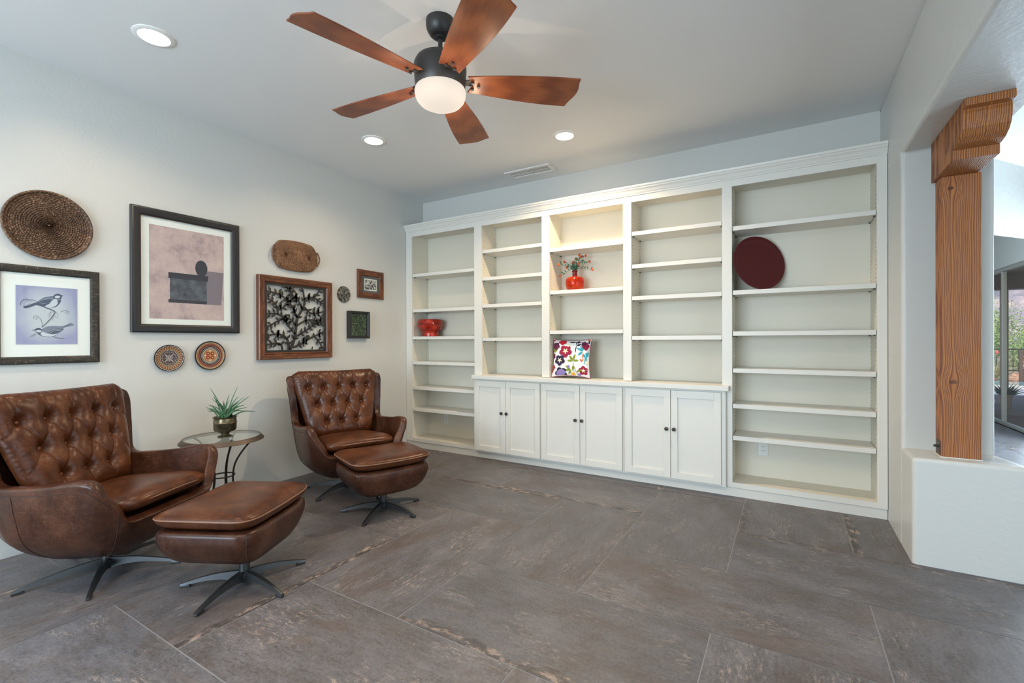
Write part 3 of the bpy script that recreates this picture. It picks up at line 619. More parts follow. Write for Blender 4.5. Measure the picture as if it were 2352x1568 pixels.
# 3 : black cut-out of branches and leaves
t = picture('square brown wood frame holding a black cut-out of leafy branches', -2.192, -1.425, 1.135, 1.897, .066, .046, M_frame_br, prof=[(0,0),(0,.024),(.006,.029),(.014,.027),(.040,.022),(.046,.025),(.052,.022),(.058,.012),(.058,.002)])
y0, y1, z0, z1 = -2.130, -1.490, 1.197, 1.835
tr = MB(); tr.frame(y0, y1, z0, z1, [(0,.020),(0,.024),(.022,.024),(.022,.020),(0,.020)], .002); xb0, xb1 = .0215, .0255
def P3(px, py): u = (px-105)/(1165-105); top = 130+u*(245-130); v = (1345-py)/(1345-top); return Vector((y0+.022+u*(y1-y0-.044), z0+.022+v*(z1-z0-.044)))
def cut(pts): tr.prism([tuple(p) for p in pts], xb0, xb1, 'x')
rl = random.Random(3)
def branch(pts, w0, w1, leaves=True, sp=.036):
    V = [Vector((*P3(*p), 0)) for p in pts]; n = 14; Q = [cr(V, i/n) for i in range(n+1)]; acc = 0; side = 1
    for i in range(n):
        a, b = Q[i].xy, Q[i+1].xy; d = (b-a); nn = Vector((-d.y, d.x)).normalized(); wa = w0+(w1-w0)*i/n; wb = w0+(w1-w0)*(i+1)/n
        cut([a+nn*wa/2, a-nn*wa/2, b-nn*wb/2, b+nn*wb/2]); acc += d.length
        if leaves and acc > sp:
            acc = 0
            for s_ in (1, -1):
                if rl.random() < .15: continue
                dd = d.normalized()*.62+nn*s_*.85; dd.normalize(); L = rl.uniform(.046,.060); e = b+dd*L; m_ = Vector((-dd.y, dd.x))*.0115
                inb = lambda p: (min(max(p.x, y0+.01), y1-.01), min(max(p.y, z0+.01), z1-.01))
                cut([inb(b), inb(b+dd*L*.45+m_), inb(e), inb(b+dd*L*.45-m_)])
branch([(500,1345),(570,1200),(610,1000),(620,850),(650,740),(720,620),(780,500),(770,380),(750,240),(720,200)], .030, .016, True, .07)
branch([(480,1345),(480,1250),(440,1120),(340,1060),(220,1050),(110,1080)], .026, .014); branch([(370,1345),(340,1240),(240,1215),(110,1240)], .022, .014)
branch([(600,1050),(520,960),(440,850),(390,760),(300,680),(110,665)], .020, .014); branch([(400,770),(300,800),(200,860),(110,910)], .016, .012)
branch([(290,680),(280,560),(240,480),(170,420),(110,385)], .018, .012); branch([(300,600),(390,550),(470,440),(480,340),(490,300)], .018, .012)
branch([(610,870),(560,820),(490,760),(430,760)], .018, .012); branch([(640,740),(590,640),(550,540),(480,460),(400,370),(290,300),(110,250)], .020, .014)
branch([(740,590),(690,480),(620,390),(560,340),(490,240),(450,180)], .018, .012); branch([(480,440),(560,390),(620,330)], .014, .010)
branch([(770,400),(870,370),(960,370),(1040,290),(1090,240)], .018, .012); branch([(960,370),(1060,440),(1150,490)], .016, .012)
branch([(780,560),(840,620),(900,670),(1000,670),(1160,640)], .020, .014); branch([(630,900),(740,830),(850,790),(960,800),(1060,820),(1160,750)], .018, .012)
branch([(620,1090),(720,1040),(860,950),(980,870),(1100,830)], .020, .014); branch([(560,1300),(700,1240),(830,1160),(960,1100),(1080,1050),(1160,1010)], .020, .014)
branch([(970,1110),(1040,1180),(1100,1260),(1110,1340)], .018, .012); branch([(920,1340),(930,1290)], .014, .010); branch([(1080,860),(1150,920)], .014,.010); branch([(420,180),(480,200),(560,210)], .014,.010)
for px, py in ((330,250),(440,720),(290,1010),(800,740),(860,330),(960,590),(1050,580),(620,330),(580,570),(340,480),(750,1150),(810,1110),(1070,1000)):   # perched bird outlines
    c = P3(px, py+25); cut([c+Vector((.022*math.cos(k*PI/6)*(.55)+(.008 if 2 <= k <= 4 else 0), .034*math.sin(k*PI/6))) for k in range(12)]); cut([c+Vector((.008,.034)), c+Vector((.024,.027)), c+Vector((.010,.018))]); cut([c+Vector((-.010,-.015)), c+Vector((.004,-.02)), c+Vector((.012,-.062)), c+Vector((0,-.060))])
tr.build('branch_cutout', M_black, t)

# 4 small brown, 5 small black
t = picture('small square brown wood frame around a tiny print, nearest the bookcase', -1.078, -.704, 1.779, 2.091, .062, .026, M_frame_br, backing=M_dark_grey)
M_bw = mat('black_white_etching', (.8,.8,.78), .7); setc(M_bw, ramp(M_bw, noise(M_bw, coords(M_bw), 55, 3, .6, 1.5), [(.47,(.015,.015,.015)),(.53,(.72,.72,.70))]))
e_ = MB(); e_.box(.009, .0105, -.981, -.800, 1.867, 1.998); e_.build('print_margin', M_mat, t)
MB().box(.0105, .0112, -.973, -.808, 1.876, 1.989).build('art_print', M_bw, t)
glazing(t, -1.02, -.762, 1.838, 2.032, .0125)
t = picture('small black shadow-box frame with a dark green leafy picture', -1.214, -.945, 1.331, 1.625, .030, .055, M_frame_dk, prof=[(0,0),(0,.029),(.03,.029),(.045,.024),(.058,.022),(.058,.002)])
M_gr = mat('dark_foliage_print', (.03,.06,.03), .6); setc(M_gr, ramp(M_gr, noise(M_gr, coords(M_gr), 42, 5, .7, .8), [(.42,(.006,.010,.008)),(.53,(.035,.07,.035)),(.6,(.12,.17,.09)),(.68,(.5,.5,.36))]))
MB().box(.004, .030, -1.186, -.973, 1.359, 1.597).build('art_print', M_gr, t)
glazing(t, -1.184, -.975, 1.361, 1.595, .044)
# small oval medallion
M_med = mat('carved_dark_medallion', (.03,.03,.03), .45); nz = noise(M_med, coords(M_med), 48, 3, .5, 1.2); setc(M_med, ramp(M_med, nz, [(.45,(.012,.012,.014)),(.56,(.22,.21,.17))])); bump(M_med, nz, .6, .006)
md = MB().lathe([(.0001,.010),(.070,.010),(.076,.013),(.082,.012),(.084,.006),(.084,0),(.0001,0)], (0,0,0), 40, 'x').build('wall_medallion', M_med, smooth=50)
md.location = (.002, -1.254, 1.797); md.scale = (1, .98, 1.04)
tag(md, 'small dark oval carved medallion between the leafy cut-out and the small brown frame', 'wall plaque')

# decorated round plates
def plate(name, y, z, r, label, rings, extra):
    """rings = [(r0, r1, material index)]"""
    t = thing(name, (.002, y, z), label, 'wall plate', 'pair of patterned wall plates')
    mb = MB(); x_of = lambda q: .012+.010*(q/r)**2
    for r0, r1, mi in rings:
        mb.mi = mi; n = 72; mb.grid([[(x_of(r0*r), r0*r*math.cos(2*PI*k/n), r0*r*math.sin(2*PI*k/n)), (x_of(r1*r), r1*r*math.cos(2*PI*k/n), r1*r*math.sin(2*PI*k/n))] for k in range(n)], closeu=True)
    mb.mi = 0; mb.lathe([(r*.999,.022),(r*1.01,.019),(r*1.0,.016),(r*.6,0),(.0001,0)], (0,0,0), 72, 'x', cap=False)
    extra(mb, r, lambda q: x_of(q)+.0006)
    mb.build('plate_body', M_pl, t, world=False, smooth=40)
M_pl = [mat('plate_'+n, c, .4) for n, c in (('black',lin(24,24,30)),('white',lin(225,222,210)),('brown',lin(120,82,48)),('tan',lin(184,150,108)),('red',lin(112,44,40)),('grey',lin(74,66,72)),('orange',lin(186,88,40)))]
def dashes(mb, r, xo, q0, q1, n, mi, duty=.6):
    mb.mi = mi
    for k in range(n):
        a0, a1 = 2*PI*k/n, 2*PI*(k+duty)/n
        mb.add([(xo(q*r)+.0004, q*r*math.cos(a), q*r*math.sin(a)) for q, a in ((q0,a0),(q1,a0),(q1,a1),(q0,a1))], [(0,1,2,3)])
def ex1(mb, r, xo):
    dashes(mb, r, xo, .90, .94, 54, 1); dashes(mb, r, xo, .575, .61, 40, 1); dashes(mb, r, xo, .70, .84, 30, 3, .35); dashes(mb, r, xo, .74, .80, 30, 4, .8); dashes(mb, r, xo, .42, .50, 22, 3, .4)
    mb.mi = 1
    for k in range(8):
        a = k*PI/4+PI/8*0; L = .40 if k % 2 else .28
        mb.mi = 1; mb.add([(xo(0)+.0012, 0.05*r*math.cos(a), .05*r*math.sin(a)), (xo(0)+.0014, L*.5*r*math.cos(a-.3), L*.5*r*math.sin(a-.3)), (xo(0)+.0022, L*r*math.cos(a), L*r*math.sin(a)), (xo(0)+.0014, L*.5*r*math.cos(a+.3), L*.5*r*math.sin(a+.3))], [(0,1,2,3)])
        mb.mi = 2; mb.add([(xo(0)+.0020, .10*r*math.cos(a), .10*r*math.sin(a)), (xo(0)+.0022, L*.5*r*math.cos(a-.18), L*.5*r*math.sin(a-.18)), (xo(0)+.0028, L*.8*r*math.cos(a), L*.8*r*math.sin(a)), (xo(0)+.0022, L*.5*r*math.cos(a+.18), L*.5*r*math.sin(a+.18))], [(0,1,2,3)])
    for q, mi, l in ((.11,5,.003),(.075,1,.0036),(.04,0,.0042)): mb.mi = mi; mb.fan((xo(0)+l,0,0), [(xo(0)+l, q*r*math.cos(k*PI/8), q*r*math.sin(k*PI/8)) for k in range(16)])
plate('wall_plate', -2.870, 1.176, .100, 'smaller round wall plate with a white star centre under the largest picture', [(.001,.55,5),(.55,.63,0),(.63,.66,2),(.66,.68,3),(.68,.88,2),(.88,.96,0),(.96,1.0,0)], ex1)
def ex2(mb, r, xo):
    dashes(mb, r, xo, .555, .58, 60, 1)
    for k in range(4):
        a = k*PI/2+PI/4
        for q, mi, l in ((.15,6,.001),(.115,4,.0016),(.06,3,.0022)): mb.mi = mi; cy, cz = .2*r*math.cos(a), .2*r*math.sin(a); mb.fan((xo(0)+l, cy, cz), [(xo(0)+l, cy+q*r*math.cos(j*PI/6), cz+q*r*math.sin(j*PI/6)) for j in range(12)])
        a = k*PI/2; mb.mi = 1; mb.fan((xo(0)+.001, .34*r*math.cos(a), .34*r*math.sin(a)), [(xo(0)+.001, r*(.34*math.cos(a)+.04*math.cos(j)), r*(.34*math.sin(a)+.04*math.sin(j))) for j in range(6)])
plate('wall_plate', -2.580, 1.187, .116, 'larger round wall plate with red and black rings, right of the star plate', [(.001,.38,3),(.38,.42,2),(.42,.455,3),(.455,.475,0),(.475,.50,1),(.50,.66,0),(.66,.68,3),(.68,.80,4),(.80,.83,3),(.83,.86,0),(.86,.92,3),(.92,1.0,0)], ex2)

# woven trays
def weave_mat(name, a, b, c):
    m = mat(name, a, .55); n = noise(m, coords(m), 85, 4, .7); n2 = noise(m, coords(m), 7, 3); col = ramp(m, n, [(.32, a), (.52, b), (.68, c)])
    setc(m, mix(m, ramp(m, n2, [(.4,(0,0,0)),(.65,(.45,.45,.45))]), col, a)); bump(m, n, .5, .003); return m
M_w1 = weave_mat('dark_rattan', (.035,.018,.010), (.12,.058,.028), (.36,.24,.15)); M_w2 = weave_mat('rattan', (.07,.028,.010), (.21,.098,.042), (.40,.23,.12))
def woven(mb, ry, rz, ncoil, seg, stretch=0., h=.006, lip=.018):
    rows = []; spc = 4
    for k in range(seg):
        a = 2*PI*k/seg; row = []
        for j in range(ncoil*spc+1):
            q = j/(ncoil*spc); coil = j//spc; ph = (j % spc)/spc
            bumpz = h*math.sin(PI*ph)*(.55+.45*math.cos((k*.5+coil)*PI))
            e = lip*max(0, (q-.90)/.10)**1.5
            cy = math.cos(a); cz = math.sin(a); y = (stretch*(1 if cy > 0 else -1)*min(1, abs(cy)*3) if stretch else 0)+(ry-stretch)*q*cy; z = rz*q*cz
            row.append((.012+bumpz+e, y, z))
        row.append((.004, row[-1][1]*1.005, row[-1][2]*1.005)); rows.append(row)
    mb.grid(rows, closeu=True); return mb
wt = thing('woven_tray', (.004, -3.531, 2.040), 'large round dark brown woven rattan tray high on the left wall', 'wall basket')
woven(MB(), .207, .209, 18, 220, h=.009).build('woven_disc', M_w1, wt, world=False, smooth=60)
MB().tube([(.022, .208*math.cos(k*PI/36), .210*math.sin(k*PI/36)) for k in range(72)], .007, 8, closed=True).build('rim', M_w1, wt, world=False, smooth=80)
MB().sphere((.016,0,0), .006, 10, 6).build('centre_knot', M_pipe, wt, world=False, smooth=80)
wt = thing('woven_basket', (.004, -1.815, 2.110), 'oval tan woven rattan basket with end handles above the leafy cut-out', 'wall basket')
# oval weave built as stadium rings
rows = []; seg = 200
for k in range(seg):
    a = 2*PI*k/seg; row = []
    for j in range(4*12+1):
        q = j/48; coil = j//4; hgt = .005*math.sin(PI*(j % 4)/4)*(.5+.5*math.cos((k*.5+coil)*PI))
        y = (.105 if math.cos(a) > 0 else -.105)*min(1, abs(math.cos(a))*2.2)+.118*q*math.cos(a); z = .140*q*math.sin(a)
        row.append((.040-.018*q**3+hgt, y, z))
    row += [(.020, row[-1][1]*1.03, row[-1][2]*1.03), (.002, row[-1][1]*1.03, row[-1][2]*1.03)]; rows.append(row)
MB().grid(rows, closeu=True).build('woven_oval', M_w2, wt, world=False, smooth=60)
for s_ in (-1, 1): MB().tube([(.020+.012*math.sin(k*PI/12), s_*(.222+.022*math.sin(k*PI/12)), -.070+.14*k/12) for k in range(13)], .008, 8).build('handle', M_w2, wt, world=False, smooth=80)

# ------------------------------------------------------------------ ceiling fan
FX, FY = 2.393, -2.542
fan = thing('ceiling_fan', (FX, FY, 2.60), 'five-blade ceiling fan with cherry wood blades and a lit opal glass bowl', 'ceiling fan')
MB().lathe([(.078,H-.0005),(.079,3.05),(.076,3.03),(.062,3.002),(.050,2.992),(.050,2.990),(.030,2.984),(.030,2.975),(.014,2.972)], (FX,FY,0), 48).build('canopy', M_black, fan, smooth=40)
MB().lathe([(.0125,2.99),(.0125,2.86)], (FX,FY,0), 20).build('downrod', M_black, fan, smooth=60)
MB().lathe([(.018,2.885),(.022,2.872),(.070,2.868),(.112,2.862),(.134,2.848),(.144,2.826),(.145,2.80),(.141,2.74),(.136,2.700),(.132,2.694),(.0001,2.694)], (FX,FY,0), 64).build('motor_housing', M_black, fan, smooth=40)
MB().lathe([(.128,2.697),(.137,2.692),(.141,2.680),(.140,2.662),(.132,2.638),(.115,2.618),(.085,2.602),(.045,2.594),(.0001,2.592)], (FX,FY,0), 64).build('light_bowl', M_bowl, fan, smooth=80)
ZB = 2.735
def blade():
    b = MB(); n = 28; rows = []
    for i in range(n+1):
        t = i/n; r = .150+t*.618
        w1 = .058+.052*math.sin(min(1, t*1.15)*PI*.5)**1.2; w2 = .056+.040*math.sin(min(1, t*1.1)*PI*.5)
        row = []
        for j in range(9):
            s_ = -1+2*j/8; v = (w1 if s_ > 0 else w2)*s_
            tipx = .012*math.cos(PI*s_*1.0)*t**8-.022*s_*t**8 - (.030*(1-abs(s_))**1.0*(1-t)**10*-1)
            rr = r+tipx; row.append((rr, v, -v*math.tan(math.radians(13))+.012*math.sin(t*PI)*0))
        rows.append(row)
    top = [[(x, y, z+.0045) for x, y, z in row] for row in rows]; bot = [[(x, y, z-.0045) for x, y, z in row] for row in rows]
    b.grid(top); b.grid(bot); ed = lambda R_: [R_[i][0] for i in range(n+1)]+[R_[n][j] for j in range(1, 9)]+[R_[i][8] for i in range(n-1, -1, -1)]+[R_[0][j] for j in range(7, 0, -1)]
    b.grid([ed(top), ed(bot)], closev=True)
    return b
bl0 = blade().build('fan_blade', M_blade, fan, world=False, smooth=35, weld=True, bevel=.003)
bl0.location = (0, 0, ZB-2.60)
MB().prism([(.11,-.018),(.165,-.030),(.215,0),(.165,.030),(.11,.018)], .006, .011).build('blade_arm', M_black, bl0, world=False)
for sx, sy in ((.178,.022),(.178,-.022),(.212,0)):
    MB().lathe([(.0095,-.014),(.0095,-.009),(.006,-.006),(.004,.006)], (sx, sy, -sy*.23), 14).build('screw', M_gun, bl0, world=False, smooth=40)
for k in range(5):
    b = bl0 if k == 0 else copy_tree(bl0, fan)
    b.rotation_euler = (0, 0, math.radians(38.6+72*k))
for k in range(5):
    a = math.radians(38.6+36+72*k); lamp('fan_bowl_lamp', 'POINT', (FX+.25*math.cos(a), FY+.25*math.sin(a), 2.545), (0,0,0), 1.3, (1, .78, .55), shadow_soft_size=0)

# ------------------------------------------------------------------ recessed lights and vent
def downlight(x, y, label, grp, power=23):
    t = thing('recessed_light', (x, y, H), label, 'ceiling light', grp)
    MB().lathe([(.102,H-.0003),(.103,H-.004),(.098,H-.007),(.078,H-.009),(.076,H-.006)], (x,y,0), 48, cap=False).build('trim_ring', M_ring, t, smooth=40)
    MB().lathe([(.0001,H-.0075),(.077,H-.0065),(.077,H-.0005)], (x,y,0), 48, cap=False).build('lens', M_led, t, smooth=40)
    lamp('recessed_lamp', 'SPOT', (x, y, H-.03), (0,0,0), power, WARM, spot_size=math.radians(150), spot_blend=.6, shadow_soft_size=.06)
downlight(.885, -3.30, 'lit round recessed ceiling light nearest the left edge, left of the fan', None)
downlight(.905, -1.66, 'lit round recessed ceiling light between the fan and the bookcase, left one', None)
downlight(2.392, -.872, 'lit round recessed ceiling light nearest the bookcase crown, right of the fan', None, 115)
for x, y, w_h in ((3.88, -3.90, 'above the camera'), (2.39, -4.3, 'just behind the fan'), (.9, -5.0, 'behind the nearer armchair'), (3.9, -5.0, 'near the right wall behind the camera')):  # extra warm fill spots out of view, added to brighten the room
    lamp('added_fill_lamp', 'SPOT', (x, y, H-.02), (0,0,0), 60, WARM, spot_size=math.radians(150), spot_blend=.6, shadow_soft_size=.06)
    MB().lathe([(.0001,H-.007),(.077,H-.006),(.100,H-.006),(.102,H-.0003)], (x,y,0), 40, cap=False).build('recessed_light', M_led, smooth=40)  # glowing disc added as a fixture for the fill spot
    tag(bpy.data.objects[-1] if False else [o for o in COL.objects if o.name.startswith('recessed_light')][-1], 'added unseen fill light '+w_h, 'ceiling light', 'added fill lights out of view')
x0, x1, y0, y1 = 1.472, 1.998, -.392, -.180
vt = thing('ceiling_vent', ((x0+x1)/2, (y0+y1)/2, H), 'rectangular white slotted air vent in the ceiling above the bookcase', 'vent')
v_ = MB(); zt = H-.0005; w = .04
v_.box(x0, x1, y0, y0+w, zt-.012, zt).box(x0, x1, y1-w, y1, zt-.012, zt).box(x0, x0+w, y0+w, y1-w, zt-.012, zt).box(x1-w, x1, y0+w, y1-w, zt-.012, zt)
v_.build('vent_frame', M_ring, vt, bevel=.003)
MB().box((x0+x1)/2-.01, x1-w, y0+w, y1-w, zt-.002, zt).build('duct_opening', mat('duct_dark', (.015,.015,.015), .9), vt)
MB().box(x0+w, (x0+x1)/2-.01, y0+w, y1-w, zt-.003, zt).build('closed_damper', mat('damper_grey', (.30,.27,.24), .6), vt)
s_ = MB(); n = 26
for k in range(n+1): xx = x0+w+(x1-x0-2*w)*k/n; s_.add([(xx-.002,y0+w,zt-.010),(xx-.001,y0+w,zt-.010),(xx+.003,y0+w,zt-.003),(xx+.002,y0+w,zt-.003),(xx-.002,y1-w,zt-.010),(xx-.001,y1-w,zt-.010),(xx+.003,y1-w,zt-.003),(xx+.002,y1-w,zt-.003)], [(0,1,2,3),(4,7,6,5),(0,4,5,1),(2,6,7,3),(1,5,6,2),(0,3,7,4)])
s_.build('louvre', M_ring, vt)
MB().box(x0+w, x1-w, (y0+y1)/2-.003, (y0+y1)/2+.003, zt-.010, zt-.006).build('centre_bar', M_ring, vt)

# ------------------------------------------------------------------ timber post and corbel
px0, px1, py0, py1 = 4.812, 4.984, -.966, -.846
ps_ = thing('timber_post', ((px0+px1)/2, (py0+py1)/2, ZL), 'brushed fir timber post standing on the low wall', 'post')
MB().box(px0, px1, py0, py1, ZL+.0005, 2.243).build('post_shaft', M_fir, ps_, bevel=.006)
MB().box(px0-.004, px1+.004, py0-.004, py1+.004, ZL+.0003, ZL+.006).build('caulk_line', M_white, ps_, bevel=.002)
MB().box(px0-.004, px0, -.957, -.875, .628, .708).build('switch_plate', M_black, ps_, bevel=.002)
MB().tube([(px0-.002,-.912,.672),(px0-.016,-.912,.672),(px0-.022,-.912,.674)], [.009,.008,.006], 12).build('dimmer_knob', M_black, ps_, smooth=60)
cbp = [(-.838, ZH-.0005), (-.838, 2.2435), (-1.262, 2.2435), (-1.262, 2.292), (-1.290, 2.294), (-1.335, 2.302), (-1.375, 2.322), (-1.402, 2.350), (-1.416, 2.385), (-1.419, 2.420), (-1.415, 2.440), (-1.462, 2.444), (-1.462, ZH-.0005)]
cb_ = MB().prism(cbp, 4.795, 4.975, 'x').build('timber_corbel', M_fir2, bevel=.004)
tag(cb_, 'carved fir corbel with a curved end under the header, on top of the timber post', 'corbel')
# ------------------------------------------------------------------ swivel chairs and ottomans (local: x right, y forward, z up)
def base_parts(root, R, hub_top, ang0):
    MB().lathe([(.0001,.014),(.030,.014),(.033,.020),(.033,.062),(.026,.068),(.026,hub_top)], (0,0,0), 28).build('hub_column', M_gun, root, world=False, smooth=40)
    rows = []; n = 14
    for i in range(n+1):
        t = i/n; r = .022+(R-.022)*t
        zt = .074-.053*t**1.9; zb = max(.0125, zt-(.046*(1-t)+.012)+.016*math.sin(PI*t)*(1-t))
        w = .017*(1-t)+.010*t
        rows.append([(r, -w, zb), (r, -w*.75, zt-.002), (r, 0, zt), (r, w*.75, zt-.002), (r, w, zb)])
    leg = MB(); leg.grid(rows, closev=True); leg.f.append(tuple(range(5))); leg.m.append(0); k = len(leg.v); leg.f.append(tuple(range(k-5, k))[::-1]); leg.m.append(0)
    l0 = leg.build('leg', M_gun, root, world=False, smooth=35)
    MB().box(R-.048, R+.001, -.009, .009, .0005, .012).build('foot_pad', M_black, l0, world=False, bevel=.003)
    for k in range(5):
        l = l0 if k == 0 else copy_tree(l0, root); l.rotation_euler = (0, 0, ang0+k*2*PI/5)

def sq(t, n):  # superellipse unit vector
    c, s = math.cos(t), math.sin(t); e = 2/n
    return (abs(c)**e*(1 if c >= 0 else -1), abs(s)**e*(1 if s >= 0 else -1))
def cushion(hw, hd, n, top, bot, seg=72, rings=12, pt=2.6, pb=3.2, warp=None):
    mb = MB(); rows = []
    for k in range(seg):
        cx, cy = sq(2*PI*k/seg, n); row = []
        for j in range(rings+1): q = math.sin(PI/2*j/rings); row.append((cx*hw*q, cy*hd*q, top*(1-q**pt)**(1/2.0)))
        for j in range(rings-1, -1, -1): q = math.sin(PI/2*j/rings); row.append((cx*hw*q, cy*hd*q, -bot*(1-q**pb)**(1/2.0)))
        rows.append([warp(p) if warp else p for p in row])
    mb.grid(rows, closeu=True); return mb
def outline(hw, hd, n, seg=96, warp=None, k=1.0):
    pts = [(sq(2*PI*i/seg, n)[0]*hw*k, sq(2*PI*i/seg, n)[1]*hd*k, 0) for i in range(seg)]
    return [warp(p) if warp else p for p in pts]

def make_chair(label, loc, rz, ang0):
    root = thing('swivel_armchair', loc, label, 'armchair', 'pair of leather swivel armchairs', rz)
    base_parts(root, .372, .17, ang0)
    V = lambda *a: Vector(a)
    K = [ # bottom-mid, belly, mid, rim  (half shell, front centre -> back centre)
     (V(0,.20,.155), V(0,.350,.235), V(0,.405,.325), V(0,.425,.385)),
     (V(.10,.20,.155), V(.15,.345,.235), V(.16,.402,.325), V(.17,.423,.385)),
     (V(.14,.18,.155), V(.235,.330,.240), V(.262,.390,.328), V(.283,.415,.395)),
     (V(.165,.16,.158), V(.285,.300,.25), V(.325,.360,.37), V(.352,.396,.50)),
     (V(.176,.14,.158), V(.312,.270,.258), V(.366,.330,.40), V(.398,.378,.578)),
     (V(.185,.11,.158), V(.330,.230,.265), V(.388,.290,.42), V(.420,.335,.622)),
     (V(.193,.08,.158), V(.345,.160,.27), V(.400,.200,.43), V(.424,.245,.628)),
     (V(.20,.04,.155), V(.352,.090,.27), V(.402,.100,.43), V(.418,.110,.605)),
     (V(.20,-.03,.155), V(.350,-.060,.27), V(.398,-.070,.43), V(.406,-.090,.588)),
     (V(.20,-.08,.155), V(.342,-.140,.27), V(.390,-.150,.44), V(.399,-.185,.590)),
     (V(.19,-.11,.155), V(.335,-.180,.28), V(.385,-.205,.46), V(.400,-.228,.650)),
     (V(.18,-.13,.155), V(.325,-.215,.29), V(.385,-.235,.54), V(.418,-.252,.86)),
     (V(.17,-.15,.155), V(.315,-.240,.29), V(.382,-.262,.58), V(.430,-.278,.965)),
     (V(.15,-.17,.155), V(.295,-.275,.29), V(.370,-.305,.60), V(.424,-.322,.990)),
     (V(.12,-.19,.155), V(.240,-.315,.29), V(.325,-.355,.60), V(.380,-.385,.985)),
     (V(.07,-.21,.155), V(.140,-.345,.29), V(.190,-.395,.60), V(.220,-.430,.985)),
     (V(0,-.21,.155), V(0,-.355,.29), V(0,-.405,.60), V(0,-.442,.985))]
    nu, nv = 74, 26; cols = []
    for i in range(nu+1):
        t = i/nu; P = [cr([k[m] for k in K], t) for m in range(4)]; c0 = Vector((P[0].x*.12, P[0].y*.12, .142))
        cols.append([tuple(cr([c0, P[0], P[1], P[2], P[3]], j/nv)) for j in range(nv+1)])
    full = cols+[[(-x, y, z) for x, y, z in c] for c in cols[::-1][1:-1]]
    # slim sheet, thickened inward; the rim is rounded
    sh = MB().grid(full, closeu=True); sh.f.append(tuple(k*(nv+1) for k in range(len(full)))); sh.m.append(0)
    so = sh.build('shell', M_lea2, root, world=False, smooth=179, weld=True, solid=(.058, -1), sub=1)
    so.modifiers['thickness'].use_rim = True
    # stitched seam along the arm and piping lines on the shell
    for s_ in (1, -1):
        MB().tube([(s_*(c[int(nv*.93)][0]+.0015), c[int(nv*.93)][1]+(.001 if c[-1][1] > .3 else 0), c[int(nv*.93)][2]) for c in cols[int(nu*.19):int(nu*.81)]], .0016, 5).build('shell_seam', M_stitch, root, world=False, smooth=80)
        for ci in (int(nu*.50),): MB().tube([(s_*(p[0]+.0012), p[1], p[2]) for p in cols[ci][4:-2]], .0014, 5).build('shell_seam', M_stitch, root, world=False, smooth=80)
        ci = int(nu*.172); MB().tube([(s_*(p[0]+.001), p[1]+.001, p[2]) for p in cols[ci][3:-2]], .0014, 5).build('shell_seam', M_stitch, root, world=False, smooth=80)
    # seat cushion
    wp = lambda p: (p[0]*(1-.05*(1-(p[1]/.275))), p[1]+.145, p[2]+.455+.035*(p[1]/.275)*.6-.010*(p[0]/.3)**2)
    sc = cushion(.298, .282, 5.0, .058, .052, pt=4.6, pb=8, rings=16, warp=wp).build('seat_cushion', M_lea, root, world=False, smooth=179, weld=True)
    MB().tube(outline(.298, .280, 4.2, warp=wp, k=1.004), .0042, 6, closed=True).build('piping', M_pipe, sc, world=False, smooth=80)
    # seat deck below the cushion
    MB().prism([(-.29,.395),(.29,.395),(.345,.22),(.35,-.15),(.28,-.30),(-.28,-.30),(-.35,-.15),(-.345,.22)], .355, .395, 'z').build('seat_deck', M_lea2, root, world=False, bevel=.02)
    # tufted back cushion
    B0, T0 = Vector((0,-.105,.455)), Vector((0,-.292,1.030)); L = (T0-B0).length; e2 = (T0-B0).normalized(); nn = Vector((0, e2.z, -e2.y))
    hw = lambda v: .268+.126*v**.9
    rowsb = [(.735, [-.262,-.131,0,.131,.262]), (.478, [-.197,-.066,.066,.197]), (.21, [-.131,0,.131])]
    B = [(x*(1.0 if ri == 0 else 1.0), v*L, ri) for ri, (v, xs_) in enumerate(rowsb) for x in xs_]
    seg = []
    for (x, s, ri) in B:
        for (x2, s2, r2_) in B:
            if r2_ == ri+1 and abs(abs(x-x2)-.065) < .01: seg.append((x, s, x2, s2, .022, .0060))
        if ri == 0:
            seg.append((x, s, x*1.12, L*1.0, .018, .0055))
            if abs(x) > .2: seg.append((x, s, x+math.copysign(.10, x), s-.11, .016, .0075))
        if ri == 1 and abs(x) > .15: seg.append((x, s, x+math.copysign(.085, x), s-.13, .014, .0075))
        if ri == 2: seg.append((x, s, x*1.05, .0, .014, .0065))
        if ri == 2 and abs(x) > .1: seg.append((x, s, x+math.copysign(.08, x), s-.12, .006, .008))
    ri_ok = lambda a, b: any(abs(a-q[0])+abs(b-q[1]) < .01 for q in B)
    def disp(x, s):
        d = 0
        for (bx, bs, ri) in B:
            r = math.hypot(x-bx, s-bs)
            if r < .12: d = max(d, .056*math.exp(-(r/.026)**1.25)); 
        g = 0
        for (x1, s1, x2, s2, dep, wd) in seg:
            dx, ds = x2-x1, s2-s1; t = max(0, min(1, ((x-x1)*dx+(s-s1)*ds)/(dx*dx+ds*ds))); r = math.hypot(x-x1-dx*t, s-s1-ds*t)
            if r < .06: de = min(math.hypot(x-x1, s-s1), math.hypot(x-x2, s-s2)) if s2 > .02 and s2 < L*.95 and abs(x2-x1) < .08 and ri_ok(x2, s2) else math.hypot(x-x1, s-s1); fa = .30+.70*math.exp(-de/.045); g = max(g, dep*fa*(math.exp(-(r/wd)**1.05)+.22*math.exp(-(r/.022)**2)))
        return d+g*max(.25, 1-d/.05)
    NX, NY = 150, 112; fr, bkf = [], []
